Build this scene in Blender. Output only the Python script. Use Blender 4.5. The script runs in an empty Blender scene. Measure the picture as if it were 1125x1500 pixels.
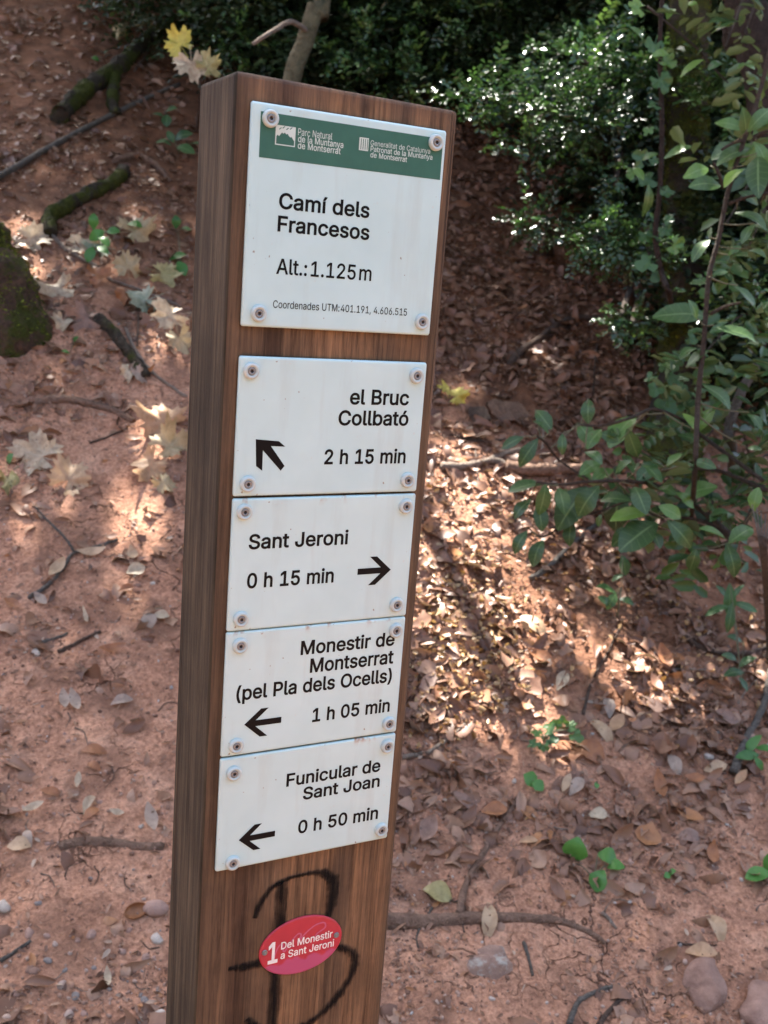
import bpy, bmesh, math, random
import numpy as np
from mathutils import Vector, Matrix
from mathutils.geometry import delaunay_2d_cdt
random.seed(7); rng = np.random.default_rng(7)
SC = bpy.context.scene
COL = SC.collection
R = math.radians

# ------------------------------------------------------------------ camera
CAMP = np.array([-0.2702, -0.7290, 1.45])
RIGHT = np.array([.8825, -.4641, .0762]); RIGHT /= np.linalg.norm(RIGHT)
FWD = np.array([.4691, .8570, -.2133]); FWD -= RIGHT*FWD.dot(RIGHT); FWD /= np.linalg.norm(FWD)
UPV = np.cross(RIGHT, FWD)
FPX = 1563.0
cam = bpy.data.cameras.new('camera'); camo = bpy.data.objects.new('camera', cam); COL.objects.link(camo)
cam.sensor_fit = 'VERTICAL'; cam.sensor_height = 36; cam.sensor_width = 27; cam.lens = 36*FPX/1500
cam.clip_start = .02; cam.clip_end = 1000
m = Matrix.Identity(4)
for i in range(3):
    m[i][0] = RIGHT[i]; m[i][1] = UPV[i]; m[i][2] = -FWD[i]; m[i][3] = CAMP[i]
camo.matrix_world = m
cam.dof.use_dof = True; cam.dof.focus_distance = .88; cam.dof.aperture_fstop = 15
SC.camera = camo
# ------------------------------------------------------------------ light
FH = FWD[:2]/np.linalg.norm(FWD[:2]); RH = np.array([FH[1], -FH[0]])   # ground axes: away from / to the right of the walker
el = R(60); hz = FH*math.cos(R(-22)) + RH*math.sin(R(-22))
SUN = np.array([hz[0]*math.cos(el), hz[1]*math.cos(el), math.sin(el)])
w = bpy.data.worlds.new('World'); SC.world = w; w.use_nodes = True
nt = w.node_tree; sky = nt.nodes.new('ShaderNodeTexSky'); sky.sky_type = 'NISHITA'; sky.sun_disc = False
sky.sun_elevation = el; sky.sun_rotation = math.atan2(SUN[0], SUN[1]); sky.air_density = .8; sky.dust_density = 4.5; sky.ozone_density = 0.0
nt.links.new(sky.outputs[0], nt.nodes['Background'].inputs[0]); nt.nodes['Background'].inputs[1].default_value = .15
sl = bpy.data.lights.new('sun', 'SUN'); sl.energy = 5.0; sl.angle = R(.53); sl.color = (1, .95, .87)
so = bpy.data.objects.new('sun', sl); COL.objects.link(so)
so.rotation_euler = Vector(SUN).to_track_quat('Z', 'Y').to_euler()
SC.view_settings.view_transform = 'Standard'; SC.view_settings.look = 'None'
SC.view_settings.gamma = 1; SC.view_settings.use_curve_mapping = False
SC.view_settings.exposure = 2.73

# ------------------------------------------------------------------ helpers
def tag(o, label=None, cat=None, group=None, kind=None):
    if label: o['label'] = label
    if cat: o['category'] = cat
    if group: o['group'] = group
    if kind: o['kind'] = kind
    return o
def empty(name, loc=(0, 0, 0)):
    o = bpy.data.objects.new(name, None); COL.objects.link(o); o.location = loc; o.empty_display_size = .1
    return o
def mesh_np(name, V, F, mats, tint=None, fmat=None, smooth=True):
    V = np.asarray(V, float)
    me = bpy.data.meshes.new(name)
    if isinstance(F, np.ndarray):
        k = F.shape[1]; n = len(F)
        me.vertices.add(len(V)); me.vertices.foreach_set('co', V.ravel())
        me.loops.add(n*k); me.loops.foreach_set('vertex_index', F.ravel().astype(np.int32))
        me.polygons.add(n); me.polygons.foreach_set('loop_start', np.arange(0, n*k, k, dtype=np.int32))
        me.update(calc_edges=True)
    else:
        me.from_pydata([tuple(v) for v in V], [], [tuple(f) for f in F]); me.update()
    for m_ in (mats if isinstance(mats, (list, tuple)) else [mats]): me.materials.append(m_)
    if fmat is not None: me.polygons.foreach_set('material_index', np.asarray(fmat, dtype=np.int32))
    if tint is not None:
        a = me.attributes.new('tint', 'FLOAT', 'POINT')
        a.data.foreach_set('value', np.broadcast_to(np.asarray(tint, np.float32), (len(V),)).copy())
    if smooth: me.polygons.foreach_set('use_smooth', np.ones(len(me.polygons), bool))
    return me
def obj(name, me, parent=None, loc=None):
    o = bpy.data.objects.new(name, me); COL.objects.link(o)
    if parent is not None:
        o.parent = parent
        if loc is None: o.location = (-parent.matrix_basis.translation if parent.parent is None and parent.type == 'EMPTY' else (0, 0, 0))
        else: o.location = loc
    elif loc is not None: o.location = loc
    return o

# value noise
_perm = rng.random((256, 256, 8)).astype(np.float64)
def vnoise(x, y, ch=0):
    xi = np.floor(x).astype(int); yi = np.floor(y).astype(int); fx = x-xi; fy = y-yi
    fx = fx*fx*(3-2*fx); fy = fy*fy*(3-2*fy)
    g = lambda a, b: _perm[a & 255, b & 255, ch]
    return ((g(xi, yi)*(1-fx)+g(xi+1, yi)*fx)*(1-fy) + (g(xi, yi+1)*(1-fx)+g(xi+1, yi+1)*fx)*fy)*2-1
def fbm(x, y, o=4, ch=0):
    s = 0; a = 1; t = 0
    for i in range(o):
        s = s+a*vnoise(x*2**i+i*17.3, y*2**i+i*9.1, (ch+i) % 8); t += a; a *= .5
    return s/t
def sstep(a, b, x):
    t = np.clip((x-a)/(b-a), 0, 1); return t*t*(3-2*t)

# ------------------------------------------------------------------ terrain height
def height(x, y):
    x = np.asarray(x, float); y = np.asarray(y, float)
    dx = x-CAMP[0]; dy = y-CAMP[1]
    s = dx*FH[0]+dy*FH[1]; t = dx*RH[0]+dy*RH[1]
    # path is nearly level, then the bank climbs away from the walker
    u = s-1.55-.12*t
    z = np.where(u > 0, .62*(np.sqrt(u*u+.35)-.5916), .03*u)
    z = z+.05*np.sin(t*1.7+s*.9)*sstep(1.5, 3, s)
    z = z+.10*sstep(-.4, -1.6, t)*sstep(3.0, 3.6, s)
    near = sstep(1.0, 2, s)
    z = z+.045*fbm(x*1.6, y*1.6, 3, 1)*near+.018*fbm(x*6, y*6, 3, 2)+.007*fbm(x*22, y*22, 3, 3)
    z = z+sstep(9, 40, np.abs(s)+np.abs(t))*1.2*fbm(x*.12, y*.12, 3, 5)
    return z
def hnormal(x, y, e=.03):
    dzx = (height(x+e, y)-height(x-e, y))/(2*e); dzy = (height(x, y+e)-height(x, y-e))/(2*e)
    n = np.stack([-dzx, -dzy, np.ones_like(dzx)], -1)
    return n/np.linalg.norm(n, axis=-1, keepdims=True)
def ray(px, py):
    d = FWD+RIGHT*(px-562.5)/FPX-UPV*(py-750)/FPX
    return d
def at(px, py, lift=0.):
    d = ray(px, py); ts = np.arange(1.0, 14, .02)
    P = CAMP[None]+d[None]*ts[:, None]
    h = P[:, 2]-height(P[:, 0], P[:, 1])
    k = np.where(h < 0)[0]
    if len(k) == 0: q = P[-1]
    else:
        a, b = ts[max(k[0]-1, 0)], ts[k[0]]
        for _ in range(14):
            mm = (a+b)/2; q = CAMP+d*mm
            if q[2] < height(q[0], q[1]): b = mm
            else: a = mm
        q = CAMP+d*a
    q = q.copy(); q[2] += lift
    return q
def atd(px, py, dist): return CAMP+ray(px, py)*dist
def project(P):
    q = P-CAMP; z = q@FWD
    z = np.where(z < .05, .05, z)
    return 562.5+FPX*(q@RIGHT)/z, 750-FPX*(q@UPV)/z, z
def st(s, t): return CAMP[0]+s*FH[0]+t*RH[0], CAMP[1]+s*FH[1]+t*RH[1]

# ------------------------------------------------------------------ materials
def mat(name):
    m_ = bpy.data.materials.new(name); m_.use_nodes = True
    n = m_.node_tree; b = n.nodes['Principled BSDF']
    return m_, n, b
def N(n, t, **k):
    a = n.nodes.new(t)
    for kk, v in k.items():
        if kk in a.inputs: a.inputs[kk].default_value = v
        else: setattr(a, kk, v)
    return a
def ramp(n, stops, fac=None):
    r = n.nodes.new('ShaderNodeValToRGB'); e = r.color_ramp.elements
    while len(e) < len(stops): e.new(.5)
    for i, (p, c) in enumerate(stops):
        e[i].position = p; e[i].color = (*c, 1) if len(c) == 3 else c
    if fac is not None: n.links.new(fac, r.inputs[0])
    return r
def mix(n, fac, a, b, mode='MIX'):
    x = n.nodes.new('ShaderNodeMix'); x.data_type = 'RGBA'; x.blend_type = mode
    for sock, v in ((x.inputs[0], fac), (x.inputs[6], a), (x.inputs[7], b)):
        if isinstance(v, (int, float)): sock.default_value = v
        elif isinstance(v, tuple): sock.default_value = (*v, 1)
        else: n.links.new(v, sock)
    return x.outputs[2]
def noise(n, vec, scale, detail=4, rough=.55, dist=0):
    a = N(n, 'ShaderNodeTexNoise'); a.inputs['Scale'].default_value = scale; a.inputs['Detail'].default_value = detail
    a.inputs['Roughness'].default_value = rough; a.inputs['Distortion'].default_value = dist
    if vec is not None: n.links.new(vec, a.inputs['Vector'])
    return a.outputs['Fac']
def bump(n, b, h, strength=.5, dist=.01, prev=None):
    a = N(n, 'ShaderNodeBump'); a.inputs['Strength'].default_value = strength; a.inputs['Distance'].default_value = dist
    n.links.new(h, a.inputs['Height'])
    if prev is not None: n.links.new(prev, a.inputs['Normal'])
    n.links.new(a.outputs[0], b.inputs['Normal']); return a.outputs[0]
def mth(n, op, a, b=None, clamp=False):
    x = n.nodes.new('ShaderNodeMath'); x.operation = op; x.use_clamp = clamp
    for i, v in enumerate((a, b)):
        if v is None: continue
        if isinstance(v, (int, float)): x.inputs[i].default_value = v
        else: n.links.new(v, x.inputs[i])
    return x.outputs[0]

def ground_mat():
    m_, n, b = mat('red_earth')
    geo = N(n, 'ShaderNodeNewGeometry'); P = geo.outputs['Position']
    big = noise(n, P, 2.2, 4, .6); mid = noise(n, P, 11, 6, .65, .4); fine = noise(n, P, 95, 5, .7)
    clay = ramp(n, [(.32, (.19, .095, .064)), (.5, (.38, .208, .142)), (.68, (.52, .325, .238))], mid).outputs[0]
    clay = mix(n, .5, clay, ramp(n, [(.38, (.11, .056, .040)), (.62, (.55, .32, .225))], fine).outputs[0])
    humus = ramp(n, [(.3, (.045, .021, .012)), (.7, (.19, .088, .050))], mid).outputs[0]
    a = N(n, 'ShaderNodeAttribute', attribute_name='humus')
    clay = mix(n, ramp(n, [(.48, (0, 0, 0)), (.62, (.75, .75, .75))], noise(n, P, 4.5, 5, .7, .6)).outputs[0], clay, (.165, .092, .066))
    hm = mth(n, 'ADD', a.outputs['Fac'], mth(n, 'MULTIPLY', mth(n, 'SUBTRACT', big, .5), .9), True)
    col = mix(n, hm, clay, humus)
    # drying cracks
    wv = N(n, 'ShaderNodeVectorMath', operation='ADD'); n.links.new(P, wv.inputs[0])
    nn = N(n, 'ShaderNodeTexNoise'); nn.inputs['Scale'].default_value = 14; nn.inputs['Detail'].default_value = 4; n.links.new(P, nn.inputs['Vector'])
    sc = N(n, 'ShaderNodeVectorMath', operation='SCALE'); sc.inputs['Scale'].default_value = .14; n.links.new(nn.outputs['Color'], sc.inputs[0]); n.links.new(sc.outputs[0], wv.inputs[1])
    v = N(n, 'ShaderNodeTexVoronoi', feature='DISTANCE_TO_EDGE'); v.inputs['Scale'].default_value = 8; n.links.new(wv.outputs[0], v.inputs['Vector'])
    cr = ramp(n, [(0, (1, 1, 1)), (.021, (0, 0, 0))], v.outputs['Distance']).outputs[0]
    msk = ramp(n, [(.48, (0, 0, 0)), (.58, (1, 1, 1))], noise(n, P, 1.9, 4, .65)).outputs[0]
    crm = mix(n, 1., cr, msk, 'MULTIPLY')
    col = mix(n, mth(n, 'MULTIPLY', crm, .75), col, (.05, .025, .018))
    # small pale grit printed by weather
    v2 = N(n, 'ShaderNodeTexVoronoi'); v2.inputs['Scale'].default_value = 70; n.links.new(P, v2.inputs['Vector'])
    gr = ramp(n, [(.0, (1, 1, 1)), (.16, (0, 0, 0))], v2.outputs['Distance']).outputs[0]
    sel = ramp(n, [(.60, (0, 0, 0)), (.66, (1, 1, 1))], noise(n, P, 38, 2, .5)).outputs[0]
    col = mix(n, mix(n, 1., gr, sel, 'MULTIPLY'), col, (.42, .33, .28))
    col = mix(n, 1., col, (1.24, 1.13, 1.01), 'MULTIPLY')
    n.links.new(col, b.inputs['Base Color']); b.inputs['Roughness'].default_value = .95
    b.inputs['Specular IOR Level'].default_value = .2
    h = mth(n, 'ADD', mth(n, 'MULTIPLY', mid, .6), mth(n, 'MULTIPLY', fine, .3))
    h = mth(n, 'SUBTRACT', h, mth(n, 'MULTIPLY', crm, .5))
    h = mth(n, 'ADD', h, mth(n, 'MULTIPLY', gr, .08))
    bump(n, b, h, 1., .035)
    return m_

def leaf_mat(name, stops, rough=.5, trans=.25, vein=True, back=None, spec=.4, tcol=None, obrand=False, veins=False):
    m_, n, b = mat(name)
    a = N(n, 'ShaderNodeAttribute', attribute_name='tint').outputs['Fac']
    if obrand: a = mth(n, 'FRACT', mth(n, 'ADD', a, N(n, 'ShaderNodeObjectInfo').outputs['Random']))
    c = ramp(n, stops, a).outputs[0]
    geo = N(n, 'ShaderNodeNewGeometry')
    f = noise(n, geo.outputs['Position'], 120, 3, .6)
    c = mix(n, mth(n, 'MULTIPLY', f, .55), c, (.3, .3, .3), 'MULTIPLY') if vein else c
    if veins:
        rb = N(n, 'ShaderNodeAttribute', attribute_name='rib').outputs['Fac']; al = N(n, 'ShaderNodeAttribute', attribute_name='along').outputs['Fac']
        mid = ramp(n, [(.90, (0, 0, 0)), (.96, (1, 1, 1))], rb).outputs[0]
        sv = ramp(n, [(.0, (1, 1, 1)), (.16, (0, 0, 0)), (1, (0, 0, 0))], mth(n, 'FRACT', mth(n, 'MULTIPLY', mth(n, 'ADD', al, 1.), 7.))).outputs[0]
        gate = ramp(n, [(0, (0, 0, 0)), (.03, (.45, .45, .45))], rb).outputs[0]
        vv_ = mix(n, 1., mid, mix(n, 1., sv, gate, 'MULTIPLY'), 'LIGHTEN')
        c = mix(n, mth(n, 'MULTIPLY', vv_, .55), c, (.20, .30, .12))
        sp_ = ramp(n, [(.70, (0, 0, 0)), (.73, (.8, .8, .8))], noise(n, geo.outputs['Position'], 75, 2, .5)).outputs[0]
        c = mix(n, sp_, c, (.11, .075, .03))
    if back: c = mix(n, mth(n, 'MULTIPLY', geo.outputs['Backfacing'], .8), c, back)
    n.links.new(c, b.inputs['Base Color']); b.inputs['Roughness'].default_value = rough
    b.inputs['Specular IOR Level'].default_value = spec
    if trans:
        t = N(n, 'ShaderNodeBsdfTranslucent')
        if tcol: t.inputs[0].default_value = (*tcol, 1)
        else: n.links.new(mix(n, .5, c, (1, .95, .4), 'MULTIPLY'), t.inputs[0])
        ms = N(n, 'ShaderNodeMixShader'); ms.inputs[0].default_value = trans
        n.links.new(b.outputs[0], ms.inputs[1]); n.links.new(t.outputs[0], ms.inputs[2])
        n.links.new(ms.outputs[0], n.nodes['Material Output'].inputs[0])
    return m_
def bark_mat(name, c1, c2, moss=0., mcol=(.10, .13, .02), scale=30, along=None):
    m_, n, b = mat(name)
    P = N(n, 'ShaderNodeNewGeometry').outputs['Position']
    f = noise(n, P, scale, 6, .7, .6); g = noise(n, P, scale*4, 4, .7)
    c = ramp(n, [(.3, c1), (.68, c2)], f).outputs[0]
    c = mix(n, .35, c, ramp(n, [(.35, tuple(x*.4 for x in c1)), (.7, tuple(min(1, x*1.3) for x in c2))], g).outputs[0])
    if moss:
        mm = ramp(n, [(.62-moss*.35, (0, 0, 0)), (.70-moss*.3, (1, 1, 1))], noise(n, P, 9, 5, .65)).outputs[0]
        mc = ramp(n, [(.3, tuple(x*.35 for x in mcol)), (.7, mcol)], noise(n, P, 150, 3, .6)).outputs[0]
        c = mix(n, mm, c, mc)
    n.links.new(c, b.inputs['Base Color']); b.inputs['Roughness'].default_value = .9; b.inputs['Specular IOR Level'].default_value = .2
    bump(n, b, mth(n, 'ADD', f, mth(n, 'MULTIPLY', g, .5)), 1., .03)
    return m_

M = {}
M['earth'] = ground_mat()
M['litter'] = leaf_mat('dead_leaf', [(0, (.11, .048, .026)), (.25, (.21, .098, .056)), (.5, (.30, .155, .092)), (.7, (.37, .22, .145)), (.86, (.42, .175, .06)), (1, (.46, .33, .24))], .5, .12, back=(.22, .155, .12), spec=.4)
M['gold'] = leaf_mat('golden_leaf', [(0, (.30, .15, .05)), (.5, (.42, .24, .09)), (1, (.5, .34, .18))], .4, .2, spec=.5)
M['box'] = leaf_mat('box_leaf', [(0, (.009, .022, .009)), (.55, (.023, .055, .018)), (.9, (.055, .13, .032)), (1, (.12, .22, .06))], .31, .2, vein=False, spec=.6)
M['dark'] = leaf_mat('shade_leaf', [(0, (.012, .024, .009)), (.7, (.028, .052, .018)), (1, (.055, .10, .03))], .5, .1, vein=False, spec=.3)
M['oak'] = leaf_mat('oak_leaf', [(0, (.030, .066, .022)), (.5, (.065, .135, .036)), (.85, (.125, .24, .050)), (1, (.21, .35, .06))], .38, .28, back=(.12, .18, .09), spec=.42, veins=True)
M['ivy'] = leaf_mat('ivy_leaf', [(0, (.035, .085, .03)), (.6, (.075, .16, .05)), (1, (.17, .30, .06))], .42, .25, spec=.4, veins=True)
M['clover'] = leaf_mat('seedling_leaf', [(0, (.05, .16, .035)), (1, (.10, .27, .05))], .45, .25)
def solid_leaf(name, c, c2=None, edge=None):
    m_, n, b = mat(name)
    P = N(n, 'ShaderNodeNewGeometry').outputs['Position']
    f = noise(n, P, 45, 5, .65, .4)
    c2 = c2 or tuple(x*.5 for x in c)
    cc = ramp(n, [(.34, c2), (.6, c)], f).outputs[0]
    cc = mix(n, ramp(n, [(.70, (0, 0, 0)), (.74, (1, 1, 1))], noise(n, P, 90, 2, .5)).outputs[0], cc, (.06, .035, .02))
    n.links.new(cc, b.inputs['Base Color']); b.inputs['Roughness'].default_value = .55
    bump(n, b, noise(n, P, 120, 4, .6), .35, .004)
    t = N(n, 'ShaderNodeBsdfTranslucent'); n.links.new(cc, t.inputs[0])
    ms = N(n, 'ShaderNodeMixShader'); ms.inputs[0].default_value = .22
    n.links.new(b.outputs[0], ms.inputs[1]); n.links.new(t.outputs[0], ms.inputs[2]); n.links.new(ms.outputs[0], n.nodes['Material Output'].inputs[0])
    return m_
LC = dict(orange=((.46, .28, .15), (.34, .19, .10)), tan=((.48, .33, .20), (.36, .23, .13)), grey=((.38, .285, .215), (.24, .17, .13)), pale=((.50, .40, .27), (.30, .215, .14)),
          yellow=((.55, .47, .09), (.42, .34, .07)), olive=((.36, .31, .13), (.22, .18, .07)), ochre=((.42, .32, .18), (.30, .22, .11)), rust=((.34, .14, .055), (.22, .085, .035)), sage=((.34, .36, .26), (.22, .25, .16)), brown=((.27, .16, .115), (.18, .10, .07)))
for k, (a_, b_) in LC.items(): M['L'+k] = solid_leaf(k+'_dry_leaf', a_, b_)
M['bark'] = bark_mat('grey_bark', (.055, .042, .032), (.17, .135, .10), .25, (.07, .085, .02), 28)
M['mossbark'] = bark_mat('mossy_bark', (.016, .013, .010), (.068, .052, .036), .45, (.075, .085, .012), 22)
M['redbark'] = bark_mat('red_bark', (.014, .010, .008), (.075, .048, .036), 0, scale=40)
M['stick'] = bark_mat('brown_stick', (.07, .045, .033), (.19, .13, .10), 0, scale=60)
M['palestick'] = bark_mat('pale_stick', (.22, .16, .12), (.45, .36, .29), 0, scale=60)
M['greystick'] = bark_mat('grey_stick', (.09, .08, .065), (.24, .21, .18), 0, scale=60)
M['root'] = bark_mat('root_bark', (.13, .075, .05), (.30, .185, .13), 0, scale=25)
M['stem'] = bark_mat('young_stem', (.04, .03, .022), (.11, .08, .06), 0, scale=60)
M['sapbark'] = bark_mat('smooth_bark', (.07, .062, .035), (.19, .165, .10), 0, scale=20)
M['moss'] = leaf_mat('moss', [(0, (.030, .034, .006)), (.6, (.085, .10, .014)), (1, (.20, .24, .03))], .9, .15, vein=False, spec=.1)
def rock_mat(name, c1, c2, lichen=0):
    m_, n, b = mat(name)
    P = N(n, 'ShaderNodeNewGeometry').outputs['Position']
    f = noise(n, P, 18, 6, .7)
    c = ramp(n, [(.32, c1), (.68, c2)], f).outputs[0]
    if lichen: c = mix(n, ramp(n, [(.50, (0, 0, 0)), (.62, (.7, .7, .7))], noise(n, P, 32, 5, .7)).outputs[0], c, (.36, .35, .30))
    n.links.new(c, b.inputs['Base Color']); b.inputs['Roughness'].default_value = .85
    bump(n, b, noise(n, P, 60, 6, .7), .7, .01); return m_
M['rock'] = rock_mat('red_rock', (.17, .09, .065), (.33, .20, .15))
M['lrock'] = rock_mat('lichen_rock', (.17, .095, .07), (.30, .19, .14), 1)
M['ochrock'] = rock_mat('ochre_rock', (.16, .12, .05), (.38, .30, .16))
M['mrock'] = bark_mat('mossy_root_bark', (.030, .018, .012), (.12, .07, .045), .45, (.06, .07, .010), 16)
for i, c in enumerate([(.36, .22, .17), (.30, .17, .12), (.45, .36, .30), (.24, .20, .18), (.42, .30, .24)]):
    M['peb%d' % i] = rock_mat('pebble_%s' % 'abcde'[i], tuple(x*.7 for x in c), c)
M['white'] = rock_mat('white_pebble', (.30, .24, .20), (.52, .45, .38))

# ------------------------------------------------------------------ ground
def axis(lo, hi, step, ends, g=1.22):
    a = list(np.arange(lo, hi, step)); st_ = step
    b = hi; up = []
    while b < ends[1]: st_ *= g; b += st_; up.append(b)
    st_ = step; b = lo; dn = []
    while b > ends[0]: st_ *= g; b -= st_; dn.append(b)
    return np.array(dn[::-1]+a+up)
S1 = np.concatenate([axis(1.5, 4.0, .0085, (-140, 4.0)), np.arange(4.02, 8, .022)])
e = []; q_ = 8.; d_ = .03
while q_ < 150: d_ *= 1.2; q_ += d_; e.append(q_)
S1 = np.concatenate([S1, e]); S1 = np.unique(S1.round(5))
T1 = axis(-1.35, 1.75, .0085, (-150, 150), 1.06)
SS, TT = np.meshgrid(S1, T1, indexing='ij')
X, Y = st(SS, TT); Z = height(X, Y)
V = np.stack([X, Y, Z], -1).reshape(-1, 3)
ns, ntt = SS.shape
idx = np.arange(ns*ntt).reshape(ns, ntt)
F = np.stack([idx[:-1, :-1], idx[:-1, 1:], idx[1:, 1:], idx[1:, :-1]], -1).reshape(-1, 4)[:, ::-1].copy()
gme = mesh_np('ground', V, F, M['earth'])
# humus: where leaf mould has built up (bank to the right and high up), bare clay on the path
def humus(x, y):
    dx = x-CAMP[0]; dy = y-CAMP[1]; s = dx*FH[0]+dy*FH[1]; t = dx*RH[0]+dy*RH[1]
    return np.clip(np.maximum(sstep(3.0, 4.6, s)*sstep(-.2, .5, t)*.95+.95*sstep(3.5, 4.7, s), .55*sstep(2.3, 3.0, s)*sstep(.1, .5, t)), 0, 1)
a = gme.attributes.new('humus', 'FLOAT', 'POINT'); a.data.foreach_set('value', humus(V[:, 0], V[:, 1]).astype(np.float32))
g = obj('ground', gme); tag(g, kind='structure')

# ------------------------------------------------------------------ leaf templates
def blade(L, W, seg=5, cup=.25, bend=.3, wave=.0, obov=0., teeth=0., twist=0., seed=0):
    r = random.Random(seed); v = []; f = []
    for i in range(seg+1):
        u = i/seg
        wd = W*.5*(math.sin(math.pi*min(1, u**(1+obov)*.96+.02))**.8)
        if 0 < i < seg: wd *= 1+teeth*(r.random()-.5)
        x = L*(u-.5); zc = -bend*L*(u-.5)**2*2+wave*W*math.sin(u*7+seed)
        for j in (-1, 0, 1):
            jz = cup*wd*abs(j)+wave*W*(r.random()-.5)*abs(j)
            a_ = twist*(u-.5); yy = wd*j
            v.append((x, yy*math.cos(a_)-jz*math.sin(a_), zc+yy*math.sin(a_)+jz*math.cos(a_)))
    for i in range(seg):
        for j in range(2):
            k = i*3+j; f.append((k, k+3, k+4, k+1))
    return np.array(v), np.array(f)
def diamond(L, W, fold=.3):
    v = np.array([(-.5*L, 0, 0), (0, -.5*W, fold*W), (.5*L, 0, 0), (0, .5*W, fold*W)]); f = np.array([(0, 1, 2), (0, 2, 3)])
    return v, f
def small6(L, W, fold=.25):
    v = np.array([(-.5*L, 0, 0), (-.1*L, -.42*W, fold*W), (.3*L, -.4*W, fold*W), (.5*L, 0, -.05*L), (.3*L, .4*W, fold*W), (-.1*L, .42*W, fold*W)])
    f = np.array([(0, 1, 2), (0, 2, 3), (0, 3, 4), (0, 4, 5)]); return v, f
def lobed(Rd, lobes=5, depth=.45, curl=.3, seed=0, nper=8, ivy=False):
    r = random.Random(seed); n = lobes*nper; out = []
    span = math.radians(300 if not ivy else 280)
    v = [(0, 0, 0)]; ph = r.random()*6; tilt = r.uniform(-.5, .5); lr = [r.uniform(.75, 1.1)*(1-.28*abs(i-(lobes-1)/2)/((lobes-1)/2)) for i in range(lobes)]
    ring = []
    for i in range(n+1):
        th = -span/2+span*i/n
        k = min(int(i/nper), lobes-1); fr = (i-k*nper)/nper
        prof = 1-depth*abs(2*fr-1)**1.7
        rr = Rd*lr[k]*prof*(1+(.16 if not ivy else .03)*math.sin(fr*19+k)+.06*(r.random()-.5))
        if abs(2*fr-1) > .98: rr = Rd*(1-depth)*.72
        ring.append((th, rr))
    for q in (.4, .72, 1.):
        for th, rr in ring:
            rq = rr*q if q > .5 else min(rr*.7, Rd*.33)
            x = rq*math.cos(th); y = rq*math.sin(th)
            z = curl*Rd*((rq/Rd)**2)*(math.sin(2*th+ph)*.6+.5*math.sin(3*th+2*ph)+tilt)
            z += .09*Rd*math.cos(lobes*th*1.2+ph)*rq/Rd+.10*Rd*math.sin(x/Rd*6+ph)*math.cos(y/Rd*5+tilt*4)+.25*tilt*Rd*(y/Rd)**2*math.copysign(1, y)
            v.append((x, y, z))
    m1 = n+1; f = []
    for i in range(n): f.append((0, 1+i, 2+i, 2+i))
    f = [x[:3] for x in f]
    q4 = []
    for k in (0, 1):
        for i in range(n): q4.append((1+k*m1+i, 1+(k+1)*m1+i, 2+(k+1)*m1+i, 2+k*m1+i))
    # petiole
    b0 = len(v); px_ = Rd*.75
    v += [(0, -.012*Rd-.0006, 0), (0, .012*Rd+.0006, .001), (-px_, .05*Rd, .02*Rd), (-px_, .02*Rd, .02*Rd)]
    q4.append((b0, b0+1, b0+2, b0+3))
    return np.array(v), f+q4

def frames(nrm, ang, tilt=None):
    """rotation matrices with local z = normal (tilted), local x heading ang"""
    n = np.asarray(nrm, float).copy()
    if tilt is not None:
        n = n+tilt
    n /= np.linalg.norm(n, axis=-1, keepdims=True)
    h = np.stack([np.cos(ang), np.sin(ang), np.zeros_like(ang)], -1)
    x = h-n*(h*n).sum(-1, keepdims=True); x /= np.linalg.norm(x, axis=-1, keepdims=True)+1e-9
    y = np.cross(n, x)
    return np.stack([x, y, n], -1)
def scatter(temps, which, P, Rm, S, tints):
    VV = []; FF = []; TTs = []; off = 0
    for k, (v, f) in enumerate(temps):
        m_ = which == k
        if not m_.any(): continue
        n = m_.sum()
        q = np.einsum('nij,vj->nvi', Rm[m_], v)*S[m_][:, None, None]+P[m_][:, None]
        VV.append(q.reshape(-1, 3)); TTs.append(np.repeat(tints[m_], len(v)))
        FF.append((f[None]+off+np.arange(n)[:, None, None]*len(v)).reshape(-1, f.shape[1])); off += n*len(v)
    return np.concatenate(VV), np.concatenate(FF), np.concatenate(TTs)
def randunit(n):
    v = rng.normal(size=(n, 3)); return v/np.linalg.norm(v, axis=1, keepdims=True)

# ------------------------------------------------------------------ tubes, rocks
def cr_points(P, sub):
    P = np.asarray(P, float); out = []
    n = len(P)
    for i in range(n-1):
        p0, p1, p2, p3 = P[max(i-1, 0)], P[i], P[i+1], P[min(i+2, n-1)]
        for k in range(sub):
            t = k/sub
            out.append(.5*((2*p1)+(-p0+p2)*t+(2*p0-5*p1+4*p2-p3)*t*t+(-p0+3*p1-3*p2+p3)*t**3))
    out.append(P[-1]); return np.array(out)
def tube_vf(P, rad, sides=8, rough=.12, base=0):
    P = np.asarray(P, float); n = len(P); v = []; f = []
    T = np.gradient(P, axis=0); T /= np.linalg.norm(T, axis=1, keepdims=True)+1e-9
    ref = np.array([0, 0, 1.]) if abs(T[0][2]) < .8 else np.array([1., 0, 0])
    for i in range(n):
        a_ = np.cross(T[i], ref); a_ /= np.linalg.norm(a_); b_ = np.cross(T[i], a_); ref = -np.cross(T[i], a_) if False else ref
        for k in range(sides):
            th = 2*math.pi*k/sides
            r_ = rad[i]*(1+rough*(random.random()-.5)*2)
            v.append(P[i]+(a_*math.cos(th)+b_*math.sin(th))*r_)
    for i in range(n-1):
        for k in range(sides):
            k2 = (k+1) % sides
            f.append((base+i*sides+k, base+i*sides+k2, base+(i+1)*sides+k2, base+(i+1)*sides+k))
    f.append(tuple(base+k for k in range(sides))[::-1]); f.append(tuple(base+(n-1)*sides+k for k in range(sides)))
    return v, f
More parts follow.
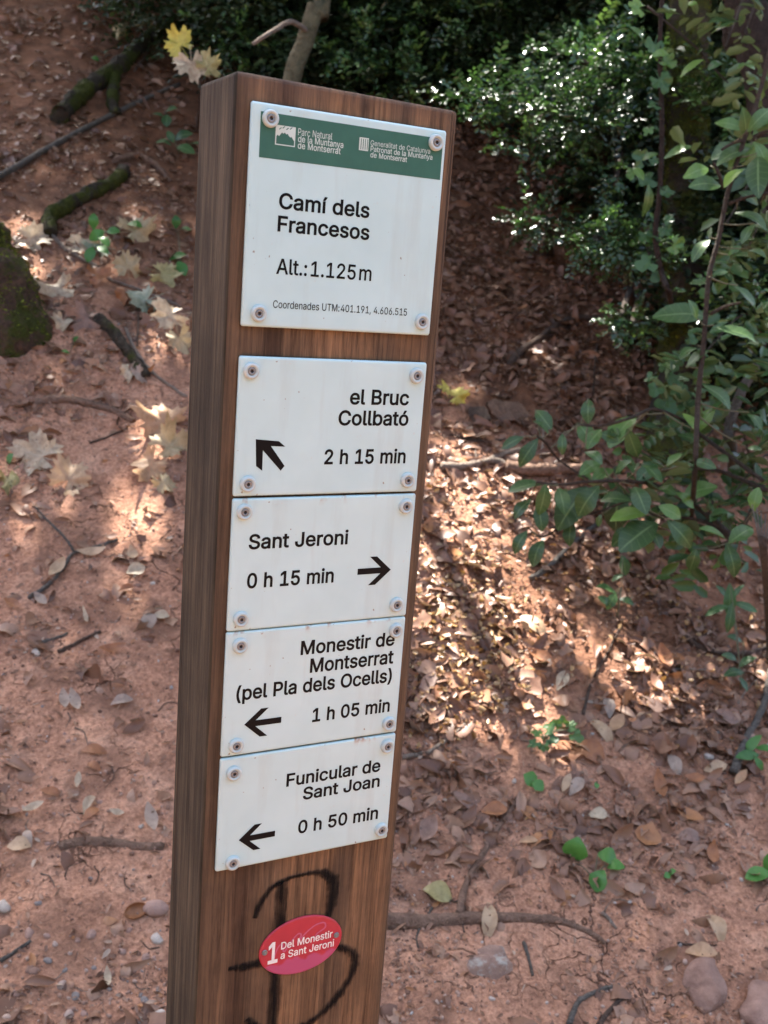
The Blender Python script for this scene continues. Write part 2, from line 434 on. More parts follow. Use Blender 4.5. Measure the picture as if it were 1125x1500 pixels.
def tube_obj(name, paths, m_, sides=8, rough=.12, parent=None, tmesh=None):
    """paths: list of (points, radii)"""
    V_ = []; F_ = []
    for P, rad in paths:
        v, f = tube_vf(P, rad, sides, rough, len(V_)); V_ += v; F_ += f
    V_ = np.array(V_)
    if parent is None:
        o_ = V_[0].copy(); o_[2] = V_[:, 2].min(); me = mesh_np(name, V_-o_, F_, m_); return obj(name, me, None, o_)
    o_ = np.array(parent.location); me = mesh_np(name, V_-o_, F_, m_); return obj(name, me, parent, (0, 0, 0))
def ground_path(px, r0, r1, lift=.5, sub=5, wob=.0):
    pp = cr_points(np.array([(a, b) for a, b in px], float), sub)
    pts = []; n = len(pp)
    rad = np.linspace(r0, r1, n)
    for i, (a, b) in enumerate(pp):
        pts.append(at(a, b)+np.array([0, 0, rad[i]*lift+wob*(random.random()-.5)]))
    return np.array(pts), rad
def stick(name, px, r0, r1, m_, label, cat, lift=.6, sub=5, wob=.004, sides=7, branches=(), group=None, rough=.15):
    paths = [ground_path(px, r0, r1, lift, sub, wob)]
    for bpx, a_, b_ in branches: paths.append(ground_path(bpx, a_, b_, lift, sub, wob))
    o = tube_obj(name, paths, m_, sides, rough); tag(o, label, cat, group); return o
_ico = {}
def ico(sub):
    if sub not in _ico:
        bm = bmesh.new(); bmesh.ops.create_icosphere(bm, subdivisions=sub, radius=1)
        _ico[sub] = (np.array([v.co[:] for v in bm.verts]), np.array([[v.index for v in f.verts] for f in bm.faces])); bm.free()
    return _ico[sub]
def rock_mesh(name, sub, sx, sy, sz, m_, seed, rough=.25, facets=7):
    v, f = ico(sub); r = np.random.default_rng(seed); v = v.copy()
    for _ in range(facets):
        d = r.normal(size=3); d /= np.linalg.norm(d); lim = r.uniform(.6, .92); q = v@d
        v = v-np.where(q > lim, q-lim, 0)[:, None]*d
    k = rough*(fbm(v[:, 0]*1.7+seed, v[:, 1]*1.7+v[:, 2]*1.3, 3))
    v = v*(1+k[:, None]); v = v*np.array([sx, sy, sz])
    return mesh_np(name, v, f, m_)

# ------------------------------------------------------------------ SIGN POST
ZT = 1.45+.1109     # z of the top edge of the top plate
UL, UR, DP = -.0110, .1668, .0776
def P3(u, v, y=0): return (u, y, ZT-v)
def wood_mat(name, weather):
    m_, n, b = mat(name)
    tc = N(n, 'ShaderNodeTexCoord').outputs['Object']
    mp = N(n, 'ShaderNodeMapping'); mp.inputs['Scale'].default_value = (1, 1, .035); n.links.new(tc, mp.inputs[0]); g1 = mp.outputs[0]
    wn = noise(n, tc, 5, 2, .5)
    mp2 = N(n, 'ShaderNodeMapping'); mp2.inputs['Scale'].default_value = (1, 1, .012); n.links.new(tc, mp2.inputs[0])
    fi = noise(n, g1, 230, 5, .8, .3); md = noise(n, g1, 70, 5, .65, .8); bg = noise(n, mp2.outputs[0], 22, 2, .5, .4)
    if weather:
        c = ramp(n, [(.36, (.033, .027, .018)), (.64, (.062, .048, .031))], noise(n, tc, 9, 4, .6)).outputs[0]
        c = mix(n, 1., c, ramp(n, [(.36, (.55, .55, .55)), (.5, (.9, .9, .9)), (.64, (1.2, 1.2, 1.2))], md).outputs[0], 'MULTIPLY')
        c = mix(n, 1., c, ramp(n, [(.36, (.35, .35, .35)), (.5, (.9, .9, .9)), (.64, (1.4, 1.4, 1.4))], fi).outputs[0], 'MULTIPLY')
    else:
        c = ramp(n, [(.38, (.080, .046, .028)), (.47, (.125, .077, .047)), (.55, (.138, .086, .052)), (.62, (.185, .108, .060))], bg).outputs[0]
        c = mix(n, 1., c, ramp(n, [(.36, (.62, .61, .60)), (.5, (.95, .95, .95)), (.64, (1.18, 1.16, 1.12))], md).outputs[0], 'MULTIPLY')
        c = mix(n, 1., c, ramp(n, [(.36, (.48, .46, .44)), (.5, (.95, .95, .95)), (.66, (1.4, 1.36, 1.28))], fi).outputs[0], 'MULTIPLY')
        c = mix(n, 1., c, ramp(n, [(.3, (.7, .7, .7)), (.65, (1.1, 1.1, 1.1))], noise(n, tc, 16, 4, .65)).outputs[0], 'MULTIPLY')
        kd = N(n, 'ShaderNodeVectorMath', operation='DISTANCE'); mk_ = N(n, 'ShaderNodeMapping'); mk_.inputs['Scale'].default_value = (1, 0, .55); n.links.new(tc, mk_.inputs[0]); n.links.new(mk_.outputs[0], kd.inputs[0]); kd.inputs[1].default_value = (.088, 0, 1.5695*.55)
        c = mix(n, ramp(n, [(.0022, (.85, .85, .85)), (.006, (0, 0, 0))], kd.outputs['Value']).outputs[0], c, (.022, .014, .010))
        kd2 = N(n, 'ShaderNodeVectorMath', operation='DISTANCE'); mk2 = N(n, 'ShaderNodeMapping'); mk2.inputs['Scale'].default_value = (1, 0, .16); n.links.new(tc, mk2.inputs[0]); n.links.new(mk2.outputs[0], kd2.inputs[0]); kd2.inputs[1].default_value = (.112, 0, .925*.16)
        c = mix(n, ramp(n, [(.001, (.6, .6, .6)), (.012, (0, 0, 0))], kd2.outputs['Value']).outputs[0], c, (.035, .024, .018))
        # greyer, weathered edges
        sx = N(n, 'ShaderNodeSeparateXYZ'); n.links.new(tc, sx.inputs[0])
        e1 = mth(n, 'ABSOLUTE', mth(n, 'SUBTRACT', sx.outputs[0], (UL+UR)/2))
        e1 = mth(n, 'ADD', e1, mth(n, 'MULTIPLY', mth(n, 'SUBTRACT', wn, .5), .03))
        em = ramp(n, [(.070, (0, 0, 0)), (.089, (1, 1, 1))], e1).outputs[0]
        c = mix(n, mth(n, 'MULTIPLY', em, .5), c, (.075, .052, .034))
        top = mth(n, 'ADD', sx.outputs[2], mth(n, 'MULTIPLY', mth(n, 'SUBTRACT', noise(n, tc, 40, 3, .6), .5), .02))
        tm = ramp(n, [(0, (0, 0, 0)), (1, (1, 1, 1))], mth(n, 'MULTIPLY', mth(n, 'SUBTRACT', top, 1.566-0.0), 60)).outputs[0]
        c = mix(n, mth(n, 'MULTIPLY', tm, .6), c, (.085, .056, .045))
    # thin dark drying checks
    ck = ramp(n, [(.665, (0, 0, 0)), (.70, (1, 1, 1))], noise(n, mp2.outputs[0], 120, 3, .6, .2)).outputs[0]
    c = mix(n, mth(n, 'MULTIPLY', ck, .75), c, (.022, .013, .008))
    # scuffs
    sc = ramp(n, [(.735, (0, 0, 0)), (.77, (1, 1, 1))], noise(n, g1, 150, 6, .8, 1.5)).outputs[0]
    c = mix(n, mth(n, 'MULTIPLY', sc, .5), c, (.36, .25, .17))
    n.links.new(c, b.inputs['Base Color'])
    b.inputs['Roughness'].default_value = .78; b.inputs['Specular IOR Level'].default_value = .22
    h = mth(n, 'ADD', mth(n, 'MULTIPLY', fi, .5), md); h = mth(n, 'SUBTRACT', h, mth(n, 'MULTIPLY', ck, 1.2))
    bump(n, b, h, .7, .002)
    return m_
M['wood'] = wood_mat('stained_wood', False); M['woodside'] = wood_mat('weathered_wood', True)
post = empty('sign_post', ((UL+UR)/2, DP/2, 0))
tag(post, 'square brown wooden trail post carrying five white enamel direction plates and a red oval badge', 'signpost')
def beam():
    bm = bmesh.new()
    zt = ZT+.0182
    vs = [bm.verts.new(c) for c in [(UL, 0, -.35), (UR, 0, -.35), (UR, DP, -.35), (UL, DP, -.35), (UL, 0, zt), (UR, 0, zt), (UR, DP, zt), (UL, DP, zt)]]
    for f in ((3, 2, 1, 0), (4, 5, 6, 7), (0, 1, 5, 4), (1, 2, 6, 5), (2, 3, 7, 6), (3, 0, 4, 7)): bm.faces.new([vs[i] for i in f])
    bmesh.ops.bevel(bm, geom=list(bm.edges), offset=.0032, segments=3, profile=.5, affect='EDGES')
    # the right top corner is worn rounder
    for v in bm.verts:
        if v.co.x > UR-.006 and v.co.z > zt-.006: v.co.z -= .0022; v.co.x -= .0012
    me = bpy.data.meshes.new('beam'); bm.to_mesh(me); bm.free()
    me.materials.append(M['wood']); me.materials.append(M['woodside'])
    for p in me.polygons:
        p.use_smooth = False
        if p.normal.x < -.5: p.material_index = 1
    return me
pl0 = Vector(post.location)
bo = obj('beam', beam(), post, -pl0)
def enamel(name, rust):
    m_, n, b = mat(name)
    tc = N(n, 'ShaderNodeTexCoord').outputs['Object']
    c = ramp(n, [(.3, (.425, .600, .612)), (.7, (.475, .655, .668))], noise(n, tc, 14, 4, .6)).outputs[0]
    c = mix(n, ramp(n, [(.70, (0, 0, 0)), (.76, (.6, .6, .6))], noise(n, tc, 160, 3, .6)).outputs[0], c, (.50, .55, .53))
    mpg = N(n, 'ShaderNodeMapping'); mpg.inputs['Scale'].default_value = (1, 1, .12); n.links.new(tc, mpg.inputs[0])
    c = mix(n, ramp(n, [(.54, (0, 0, 0)), (.72, (.22, .22, .22))], noise(n, mpg.outputs[0], 42, 5, .65)).outputs[0], c, (.33, .37, .34))
    c = mix(n, ramp(n, [(.755, (0, 0, 0)), (.78, (.8, .8, .8))], noise(n, tc, 230, 2, .5)).outputs[0], c, (.22, .17, .13))
    if rust:
        sx = N(n, 'ShaderNodeSeparateXYZ'); n.links.new(tc, sx.inputs[0])
        d = mth(n, 'SUBTRACT', 0., sx.outputs[2])      # distance below the top edge
        near = ramp(n, [(0, (1, 1, 1)), (.0045, (0, 0, 0))], d).outputs[0]
        mp = N(n, 'ShaderNodeMapping'); mp.inputs['Location'].default_value = (rust, 0, 0); mp.inputs['Scale'].default_value = (1, 1, .6); n.links.new(tc, mp.inputs[0])
        k = ramp(n, [(.57, (0, 0, 0)), (.66, (1, 1, 1))], noise(n, mp.outputs[0], 70, 3, .6)).outputs[0]
        c = mix(n, mix(n, 1., near, k, 'MULTIPLY'), c, (.32, .13, .04))
    n.links.new(c, b.inputs['Base Color']); b.inputs['Roughness'].default_value = .33; b.inputs['Specular IOR Level'].default_value = .5
    bump(n, b, noise(n, tc, 26, 3, .5), .12, .004)
    return m_
def flat(name, c, rough=.4, spec=.4):
    m_, n, b = mat(name)
    tc = N(n, 'ShaderNodeTexCoord').outputs['Object']
    cc = ramp(n, [(.3, tuple(x*.86 for x in c)), (.7, c)], noise(n, tc, 60, 3, .6)).outputs[0]
    n.links.new(cc, b.inputs['Base Color']); b.inputs['Roughness'].default_value = rough; b.inputs['Specular IOR Level'].default_value = spec
    return m_
M['ink'] = flat('black_print', (.004, .0042, .005), .5, .12); M['green'] = flat('green_print', (.032, .118, .088)); M['wprint'] = flat('white_print', (.52, .62, .58))
M['cap'] = flat('white_plastic', (.45, .53, .52), .4); M['metal'] = flat('screw_metal', (.24, .25, .26), .4); M['metal'].node_tree.nodes['Principled BSDF'].inputs['Metallic'].default_value = .7
M['hole'] = flat('screw_recess', (.02, .018, .018), .7)
M['wtext'] = flat('badge_white', (.78, .76, .76))
def rounded_plate(w_, h_, th, rad, mats):
    bm = bmesh.new(); out = []
    for cx, cz, a0 in ((w_-rad, -rad, 0), (rad, -rad, 90), (rad, -h_+rad, 180), (w_-rad, -h_+rad, 270)):
        for k in range(5): a_ = R(a0+k*22.5); out.append((cx+rad*math.cos(a_), cz+rad*math.sin(a_)))
    def ring(ins, y):
        r_ = []
        cx, cz = w_/2, -h_/2
        for x, z in out:
            r_.append(bm.verts.new((x-ins*math.copysign(1, x-cx), y, z-ins*math.copysign(1, z-cz))))
        return r_
    prof = [(0, 0), (0, -th*.45), (.0003, -th*.75), (.0009, -th*.95), (.0018, -th), (.003, -th*.985)]
    rings = [ring(a_, b_) for a_, b_ in prof]
    nn = len(out)
    for r1, r2 in zip(rings, rings[1:]):
        for i in range(nn): bm.faces.new((r1[i], r1[(i+1) % nn], r2[(i+1) % nn], r2[i]))
    bm.faces.new(rings[-1]); bm.faces.new(rings[0][::-1])
    bmesh.ops.recalc_face_normals(bm, faces=bm.faces)
    me = bpy.data.meshes.new('plate'); bm.to_mesh(me); bm.free()
    for m_ in mats: me.materials.append(m_)
    for p in me.polygons: p.use_smooth = True
    return me
def screw_mesh():
    prof = [(.0000, -.0019, 2), (.0010, -.0019, 2), (.0013, -.0027, 1), (.0022, -.0030, 1), (.0029, -.0025, 1), (.0031, -.0020, 1), (.0034, -.0022, 0), (.0038, -.0031, 0), (.0047, -.0033, 0), (.0056, -.0028, 0), (.0060, -.0017, 0), (.0061, 0, 0)]
    seg = 24; v = []; f = []; fm = []
    for r_, y, _ in prof:
        for k in range(seg):
            a_ = 2*math.pi*k/seg
            rr = r_*(1+(.22*math.cos(6*a_) if r_ in (.0010, .0013) else 0))
            v.append((rr*math.cos(a_), y, rr*math.sin(a_)))
    for i in range(len(prof)-1):
        for k in range(seg):
            f.append((i*seg+k, i*seg+(k+1) % seg, (i+1)*seg+(k+1) % seg, (i+1)*seg+k)); fm.append(prof[i+1][2] if prof[i+1][2] != 1 or prof[i][2] != 2 else 2)
    return mesh_np('screw', v, f, [M['cap'], M['metal'], M['hole']], fmat=fm)
SCREW = screw_mesh()
TH = .0028
# letter outlines (grotesque capitals and small letters), thousandths of an em
SPACE_ADV = 187
GLYPHS = {
'(': [274,[[89,156,89,207,89,244,93,283,101,324,108,364,119,404,132,441,145,479,160,511,177,539,196,539,216,539,236,539,219,504,204,467,191,428,178,389,168,351,161,313,155,276,151,240,151,207,151,176,154,146,160,115,166,83,176,51,188,16,201,-18,217,-56,236,-96,216,-96,196,-96,177,-96,148,-47,126,3,111,55,97,106]]],
')': [274,[[57,-96,37,-96,57,-55,73,-17,86,18,98,53,107,85,113,116,119,147,122,177,122,207,122,240,118,276,112,313,105,351,95,389,82,428,70,467,55,504,37,539,57,539,77,539,97,539,113,511,128,479,142,441,155,404,165,364,173,323,180,283,184,244,184,207,184,156,177,104,161,53,146,2,125,-48,97,-96,77,-96]]],
',': [188,[[53,-119,38,-119,48,-56,58,8,68,71,91,71,114,71,137,71,119,8,102,-56,84,-119,69,-119]]],
'.': [188,[[108,-4,95,-4,83,-4,72,0,63,9,54,18,50,28,50,41,50,54,54,65,63,73,72,82,83,87,95,87,108,87,119,82,128,73,137,65,141,54,141,41,141,28,137,18,128,9,119,0]]],
'0': [453,[[264,-7,227,-7,189,-7,157,3,130,24,103,45,83,74,69,113,55,152,48,199,48,254,48,309,55,356,69,395,83,434,104,464,130,484,157,505,189,516,227,516,264,516,296,505,323,484,350,464,370,434,384,395,398,356,405,309,405,254,405,199,398,152,384,113,370,74,350,45,323,24,297,3],[202,50,227,50,252,50,273,58,290,74,308,90,321,113,330,144,339,174,344,211,344,254,344,297,339,334,330,365,321,395,308,419,290,435,273,451,252,460,227,460,202,460,180,451,163,435,146,419,132,395,123,365,114,334,109,297,109,254,109,211,114,174,123,144,132,113,146,90,163,74,180,58]]],
'1': [453,[[181,0,76,0,76,18,76,36,76,55,181,55,286,55,391,55,391,36,391,18,391,0,286,0],[250,509,276,509,276,339,276,170,276,0,255,0,234,0,212,0,212,149,212,299,212,448,211,448,210,448,209,448,168,418,127,388,86,358,86,381,86,404,86,427,123,454,161,481,198,509,224,509]]],
'2': [453,[[172,0,64,0,64,16,64,32,64,47,121,108,177,168,234,229,254,249,270,267,282,282,295,298,304,313,311,327,317,341,320,356,320,371,320,390,316,405,308,419,299,432,288,442,273,449,259,456,242,460,224,460,204,460,187,456,172,447,158,439,147,428,139,413,131,399,127,382,127,362,107,362,86,362,66,362,66,392,72,419,86,442,100,465,119,483,143,496,167,509,194,516,225,516,255,516,282,509,306,497,329,484,348,467,361,445,374,424,381,399,381,372,381,354,378,335,371,318,364,300,353,280,336,259,319,237,296,211,267,180,229,140,191,100,153,60,153,59,153,58,153,57,231,57,310,57,389,57,389,38,389,19,389,0,281,0]]],
'4': [453,[[164,105,40,105,40,123,40,141,40,158,109,275,178,392,247,509,268,509,289,509,311,509,243,394,176,280,109,166,109,165,109,164,109,163,210,163,312,163,413,163,413,144,413,125,413,105,289,105],[302,0,282,0,282,40,282,81,282,121,282,130,282,138,282,146,282,203,282,260,282,318,302,318,322,318,343,318,343,212,343,106,343,0,322,0]]],
'5': [453,[[254,-7,221,-7,191,-7,164,-1,140,11,116,23,97,39,83,60,69,81,61,104,60,130,81,130,101,130,122,130,124,115,129,101,138,89,147,77,159,67,173,60,188,53,204,50,221,50,242,50,260,55,276,64,292,74,305,87,314,104,323,121,328,141,328,162,328,184,323,204,314,221,304,238,291,252,275,262,258,272,239,277,218,277,201,277,184,274,167,268,151,263,138,255,128,246,108,248,88,250,67,253,77,338,86,423,96,509,186,509,276,509,366,509,366,490,366,471,366,452,294,452,222,452,151,452,145,402,139,352,134,301,135,301,135,301,136,301,147,311,161,319,178,325,194,331,211,334,229,334,253,334,274,329,294,321,313,313,331,301,345,285,359,270,371,252,379,231,387,210,391,188,391,163,391,130,384,101,369,76,354,50,334,30,309,15,283,1]]],
'6': [453,[[258,-7,226,-7,195,-7,167,0,142,15,118,29,98,49,84,74,71,100,64,129,64,162,64,186,69,212,80,239,91,266,110,300,137,340,176,396,214,453,252,509,276,509,299,509,322,509,265,426,208,344,151,261,149,261,147,261,145,261,150,271,157,280,165,288,174,296,184,302,196,307,207,312,221,314,235,314,266,314,293,308,316,295,339,282,357,263,370,240,382,216,389,189,389,157,389,125,382,97,368,73,354,48,334,28,310,14,286,0],[207,48,226,48,246,48,264,53,279,63,294,72,306,85,314,101,323,118,327,136,327,157,327,178,323,197,314,213,306,230,294,242,279,251,264,261,246,265,226,265,207,265,189,261,174,252,159,243,147,230,138,214,129,198,125,179,125,158,125,137,129,118,138,102,147,85,159,72,174,63,189,53]]],
'9': [453,[[195,516,226,516,258,516,286,508,310,494,335,480,354,460,368,434,382,409,389,380,389,347,389,323,383,297,373,270,362,243,343,209,315,168,277,112,239,56,200,0,177,0,154,0,130,0,187,83,244,165,301,248,303,248,305,248,307,248,303,238,296,229,287,221,279,213,269,207,257,202,245,197,232,195,218,195,187,195,160,201,137,214,114,227,96,245,83,269,70,292,64,320,64,352,64,384,71,412,85,436,99,461,118,480,143,494,167,508],[246,460,226,460,207,460,189,456,174,446,159,437,147,424,138,407,130,391,125,372,125,352,125,330,130,312,138,295,147,279,159,266,174,257,189,248,207,243,226,243,246,243,263,248,279,257,294,266,306,279,314,295,323,311,327,330,327,350,327,372,323,391,314,407,306,424,294,437,279,446,264,456]]],
':': [188,[[108,-4,95,-4,83,-4,72,0,63,9,54,18,50,28,50,41,50,54,54,65,63,73,72,82,83,87,95,87,108,87,119,82,128,73,137,65,141,54,141,41,141,28,137,18,128,9,119,0],[108,271,95,271,83,271,72,275,63,284,54,293,50,304,50,316,50,329,54,340,63,349,72,357,83,362,95,362,108,362,119,357,128,349,137,340,141,329,141,316,141,304,137,293,128,284,119,275]]],
'A': [480,[[39,0,16,0,78,170,140,339,201,509,226,509,251,509,276,509,338,339,401,170,463,0,440,0,418,0,395,0,359,101,323,202,287,302,281,321,273,344,264,372,255,400,245,435,232,478,236,478,241,478,245,478,233,435,222,399,213,371,204,343,196,320,191,302,155,202,120,101,85,0,62,0],[197,142,110,142,110,161,110,180,110,199,197,199,283,199,370,199,370,180,370,161,370,142,283,142]]],
'B': [457,[[122,0,60,0,60,170,60,339,60,509,120,509,181,509,241,509,276,509,306,503,329,491,352,479,369,462,381,442,392,422,398,399,398,374,398,352,394,334,387,320,379,306,369,294,356,286,344,277,330,271,315,267,315,265,315,264,315,262,331,261,347,255,363,245,379,235,392,221,402,203,413,185,418,163,418,136,418,111,412,87,400,67,388,46,370,30,344,18,319,6,287,0,247,0,184,0],[125,115,125,57,165,57,205,57,245,57,284,57,313,65,330,80,347,95,355,114,355,137,355,154,351,170,342,184,334,198,321,209,306,218,290,227,271,231,248,231,207,231,166,231,125,231,125,173],[125,341,125,285,162,285,200,285,238,285,257,285,273,289,288,296,303,303,315,313,323,326,332,339,336,355,336,372,336,395,328,414,313,429,297,444,273,452,240,452,202,452,163,452,125,452,125,396]]],
'C': [510,[[293,-7,267,-7,223,-7,184,4,150,25,116,46,89,76,70,115,50,154,40,201,40,254,40,308,50,354,70,393,89,432,116,462,150,484,184,505,223,516,267,516,293,516,317,512,340,504,363,497,384,486,402,471,420,457,436,439,448,418,460,398,468,374,473,348,451,348,430,348,408,348,404,366,398,381,389,395,381,408,370,419,357,428,345,438,331,444,315,449,300,454,284,456,267,456,236,456,208,448,184,432,159,417,139,394,125,364,111,334,103,297,103,254,103,211,111,175,125,145,140,115,159,92,184,76,209,61,236,53,267,53,284,53,300,55,315,60,331,65,345,71,357,81,370,90,381,101,389,114,398,128,404,143,408,160,430,160,451,160,473,160,469,135,460,111,448,91,436,70,421,52,402,38,384,23,363,12,341,5,318,-3]]],
'D': [503,[[271,0,219,0,178,0,137,0,96,0,96,19,96,38,96,57,136,57,175,57,215,57,256,57,291,65,318,81,345,97,366,119,379,149,392,179,399,214,399,255,399,296,392,331,379,361,366,390,346,412,320,428,293,444,260,452,221,452,178,452,136,452,93,452,93,471,93,490,93,509,137,509,181,509,225,509,275,509,317,499,353,478,388,458,415,429,433,391,452,353,462,308,462,255,462,202,452,157,433,119,414,81,387,51,351,31,314,10],[103,509,125,509,125,339,125,170,125,0,103,0,82,0,60,0,60,170,60,339,60,509,82,509]]],
'F': [410,[[82,0,60,0,60,170,60,339,60,509,163,509,266,509,369,509,369,490,369,471,369,452,288,452,206,452,125,452,125,394,125,336,125,278,198,278,272,278,346,278,346,259,346,240,346,221,272,221,198,221,125,221,125,147,125,74,125,0,103,0]]],
'G': [521,[[309,-7,269,-7,223,-7,184,4,149,25,115,46,88,77,69,116,50,155,40,201,40,254,40,308,50,354,69,393,88,432,115,462,149,484,183,505,221,516,265,516,292,516,317,512,340,504,364,496,385,484,403,469,422,454,437,437,449,416,461,396,470,373,474,349,452,349,430,349,408,349,403,365,396,380,387,393,379,406,368,417,356,427,344,436,330,444,315,448,300,453,283,456,265,456,235,456,208,448,183,432,159,417,139,394,125,364,111,334,103,297,103,254,103,211,111,175,125,145,140,115,159,92,184,76,209,61,237,53,269,53,297,53,323,59,345,71,367,83,384,101,396,123,409,146,415,172,415,202,421,201,428,200,434,199,384,199,333,199,283,199,283,218,283,237,283,256,348,256,413,256,478,256,478,237,478,219,478,200,478,158,469,122,451,91,433,60,408,36,377,19,345,2]]],
'J': [397,[[230,-7,185,-7,140,-7,104,6,75,33,47,59,33,97,33,145,33,155,33,164,33,173,55,173,76,173,98,173,98,164,98,155,98,145,98,114,106,91,122,74,137,58,159,50,185,50,211,50,232,58,248,74,264,91,272,114,272,145,272,267,272,388,272,509,293,509,315,509,336,509,336,388,336,267,336,145,336,97,322,59,294,33,266,6]]],
'M': [629,[[81,0,60,0,60,170,60,339,60,509,91,509,121,509,152,509,193,402,235,294,277,187,280,180,284,170,287,159,291,148,295,136,299,123,303,110,307,97,311,84,315,71,319,59,322,49,317,49,312,49,307,49,310,59,314,70,318,83,322,95,326,108,330,121,334,134,338,147,342,158,346,170,349,179,352,187,394,294,435,402,476,509,507,509,537,509,568,509,568,339,568,170,568,0,547,0,525,0,504,0,504,97,504,194,504,291,504,302,504,314,504,327,505,340,505,354,505,369,505,383,506,398,506,413,506,428,507,443,507,457,509,457,511,457,513,457,508,441,503,426,498,409,492,393,487,378,482,363,477,348,472,334,467,322,463,309,459,299,456,291,418,194,380,97,342,0,323,0,305,0,286,0,248,97,209,194,170,291,167,299,163,309,159,321,155,333,150,346,145,361,140,376,135,391,129,408,124,424,118,441,112,457,114,457,117,457,119,457,119,444,120,431,120,416,120,401,121,387,121,372,121,357,121,342,122,328,122,315,122,302,122,291,122,194,122,97,122,0,101,0]]],
'N': [524,[[82,0,60,0,60,170,60,339,60,509,85,509,111,509,136,509,205,400,274,291,343,183,349,174,355,164,363,151,370,138,379,123,388,107,396,90,405,73,414,55,411,55,408,54,405,54,403,72,401,90,401,108,400,126,399,142,399,157,399,172,399,185,399,195,399,300,399,404,399,509,420,509,442,509,463,509,463,339,463,170,463,0,438,0,412,0,387,0,325,97,264,193,202,290,194,303,186,316,177,331,169,345,159,362,148,381,137,400,123,424,108,452,111,453,115,453,119,454,120,428,121,405,122,384,123,362,124,344,124,328,125,312,125,300,125,291,125,194,125,97,125,0,103,0]]],
'O': [534,[[311,-7,267,-7,223,-7,184,4,150,25,116,46,90,76,70,115,50,154,40,201,40,254,40,308,50,354,70,393,90,432,116,462,150,484,184,505,223,516,267,516,311,516,350,505,384,484,418,462,444,432,464,393,483,354,493,308,493,254,493,201,483,154,464,115,444,76,418,46,384,25,350,4],[236,53,267,53,297,53,325,61,349,76,374,91,394,114,408,144,423,174,430,211,430,254,430,298,423,335,408,365,394,395,374,417,349,433,325,448,297,456,267,456,236,456,209,448,184,433,159,417,140,394,125,364,111,334,103,297,103,254,103,211,111,174,125,144,140,114,159,92,184,76,209,61]]],
'P': [445,[[82,0,60,0,60,170,60,339,60,509,118,509,177,509,235,509,274,509,307,502,332,487,358,473,377,454,390,430,402,405,409,378,409,348,409,317,402,290,390,265,377,241,358,222,332,207,307,193,274,186,235,186,193,186,151,186,109,186,109,205,109,224,109,242,150,242,191,242,233,242,259,242,281,247,297,256,313,265,325,278,333,294,341,310,344,328,344,348,344,368,341,386,333,402,325,417,313,430,297,439,280,448,259,452,232,452,196,452,160,452,125,452,125,301,125,151,125,0,103,0]]],
'S': [447,[[263,-9,224,-9,187,-9,155,-3,128,9,100,21,79,38,64,60,49,82,40,107,38,137,60,137,82,137,104,137,106,117,112,101,123,88,134,75,149,65,166,59,184,52,203,49,224,49,247,49,268,53,286,60,304,68,319,78,329,92,340,105,346,121,346,139,346,155,341,169,332,179,323,189,311,198,296,205,281,211,264,217,245,222,224,228,204,234,184,239,142,251,109,268,86,289,63,311,52,339,52,372,52,401,60,426,75,448,90,469,111,486,138,498,164,510,194,516,227,516,261,516,290,510,316,498,342,486,362,469,377,449,392,428,400,404,401,378,380,378,358,378,337,378,335,403,323,423,302,437,281,451,256,459,225,459,203,459,184,455,167,448,151,441,138,431,129,418,120,406,115,391,115,376,115,358,120,344,131,334,142,323,154,314,169,308,184,302,199,297,212,293,230,289,247,284,264,279,279,275,295,270,312,264,328,257,344,248,359,238,373,227,385,214,395,198,404,181,408,162,408,139,408,111,401,86,386,64,372,41,351,24,323,11,296,-2]]],
'T': [449,[[85,452,32,452,32,471,32,490,32,509,160,509,288,509,417,509,417,490,417,471,417,452,363,452,310,452,257,452,257,301,257,151,257,0,235,0,214,0,193,0,193,151,193,301,193,452,139,452]]],
'U': [518,[[299,-8,259,-8,219,-8,184,0,154,15,124,31,101,53,85,80,68,107,60,138,60,173,60,285,60,397,60,509,81,509,103,509,124,509,124,399,124,288,124,178,124,154,130,132,141,113,152,94,167,79,187,68,207,57,231,52,259,52,287,52,311,57,331,68,351,79,366,94,377,113,387,132,393,154,393,178,393,288,393,399,393,509,414,509,436,509,457,509,457,397,457,285,457,173,457,138,449,107,433,80,416,53,393,31,363,15,334,0]]],
'a': [390,[[182,-9,160,-9,136,-9,114,-4,94,5,75,14,59,27,48,45,36,62,30,83,30,108,30,130,35,147,43,161,52,175,63,185,78,193,92,201,108,207,125,211,143,215,160,218,178,220,201,223,219,225,234,227,248,228,258,231,265,235,272,239,276,245,276,255,276,255,276,256,276,257,276,272,273,286,267,297,261,308,252,316,240,322,228,328,213,331,196,331,178,331,162,328,149,322,136,317,126,309,118,301,110,292,104,283,100,274,80,280,61,285,41,291,50,314,62,332,79,346,95,360,113,369,133,375,153,381,173,384,194,384,208,384,223,383,239,379,255,376,271,370,286,360,301,351,313,338,322,320,332,303,337,280,337,251,337,168,337,84,337,0,317,0,297,0,277,0,277,17,277,35,277,52,275,52,274,52,272,52,268,43,261,34,252,25,243,15,230,7,215,1,200,-5],[155,45,170,45,193,45,212,50,228,59,243,68,255,79,263,93,271,107,276,122,276,138,276,155,276,173,276,190,273,187,268,184,259,182,251,180,242,178,231,176,221,174,210,172,200,171,190,170,182,169,175,168,161,166,147,163,134,159,121,154,111,148,103,139,96,131,92,119,92,105,92,92,95,81,102,72,109,63,118,57,130,52,142,48]]],
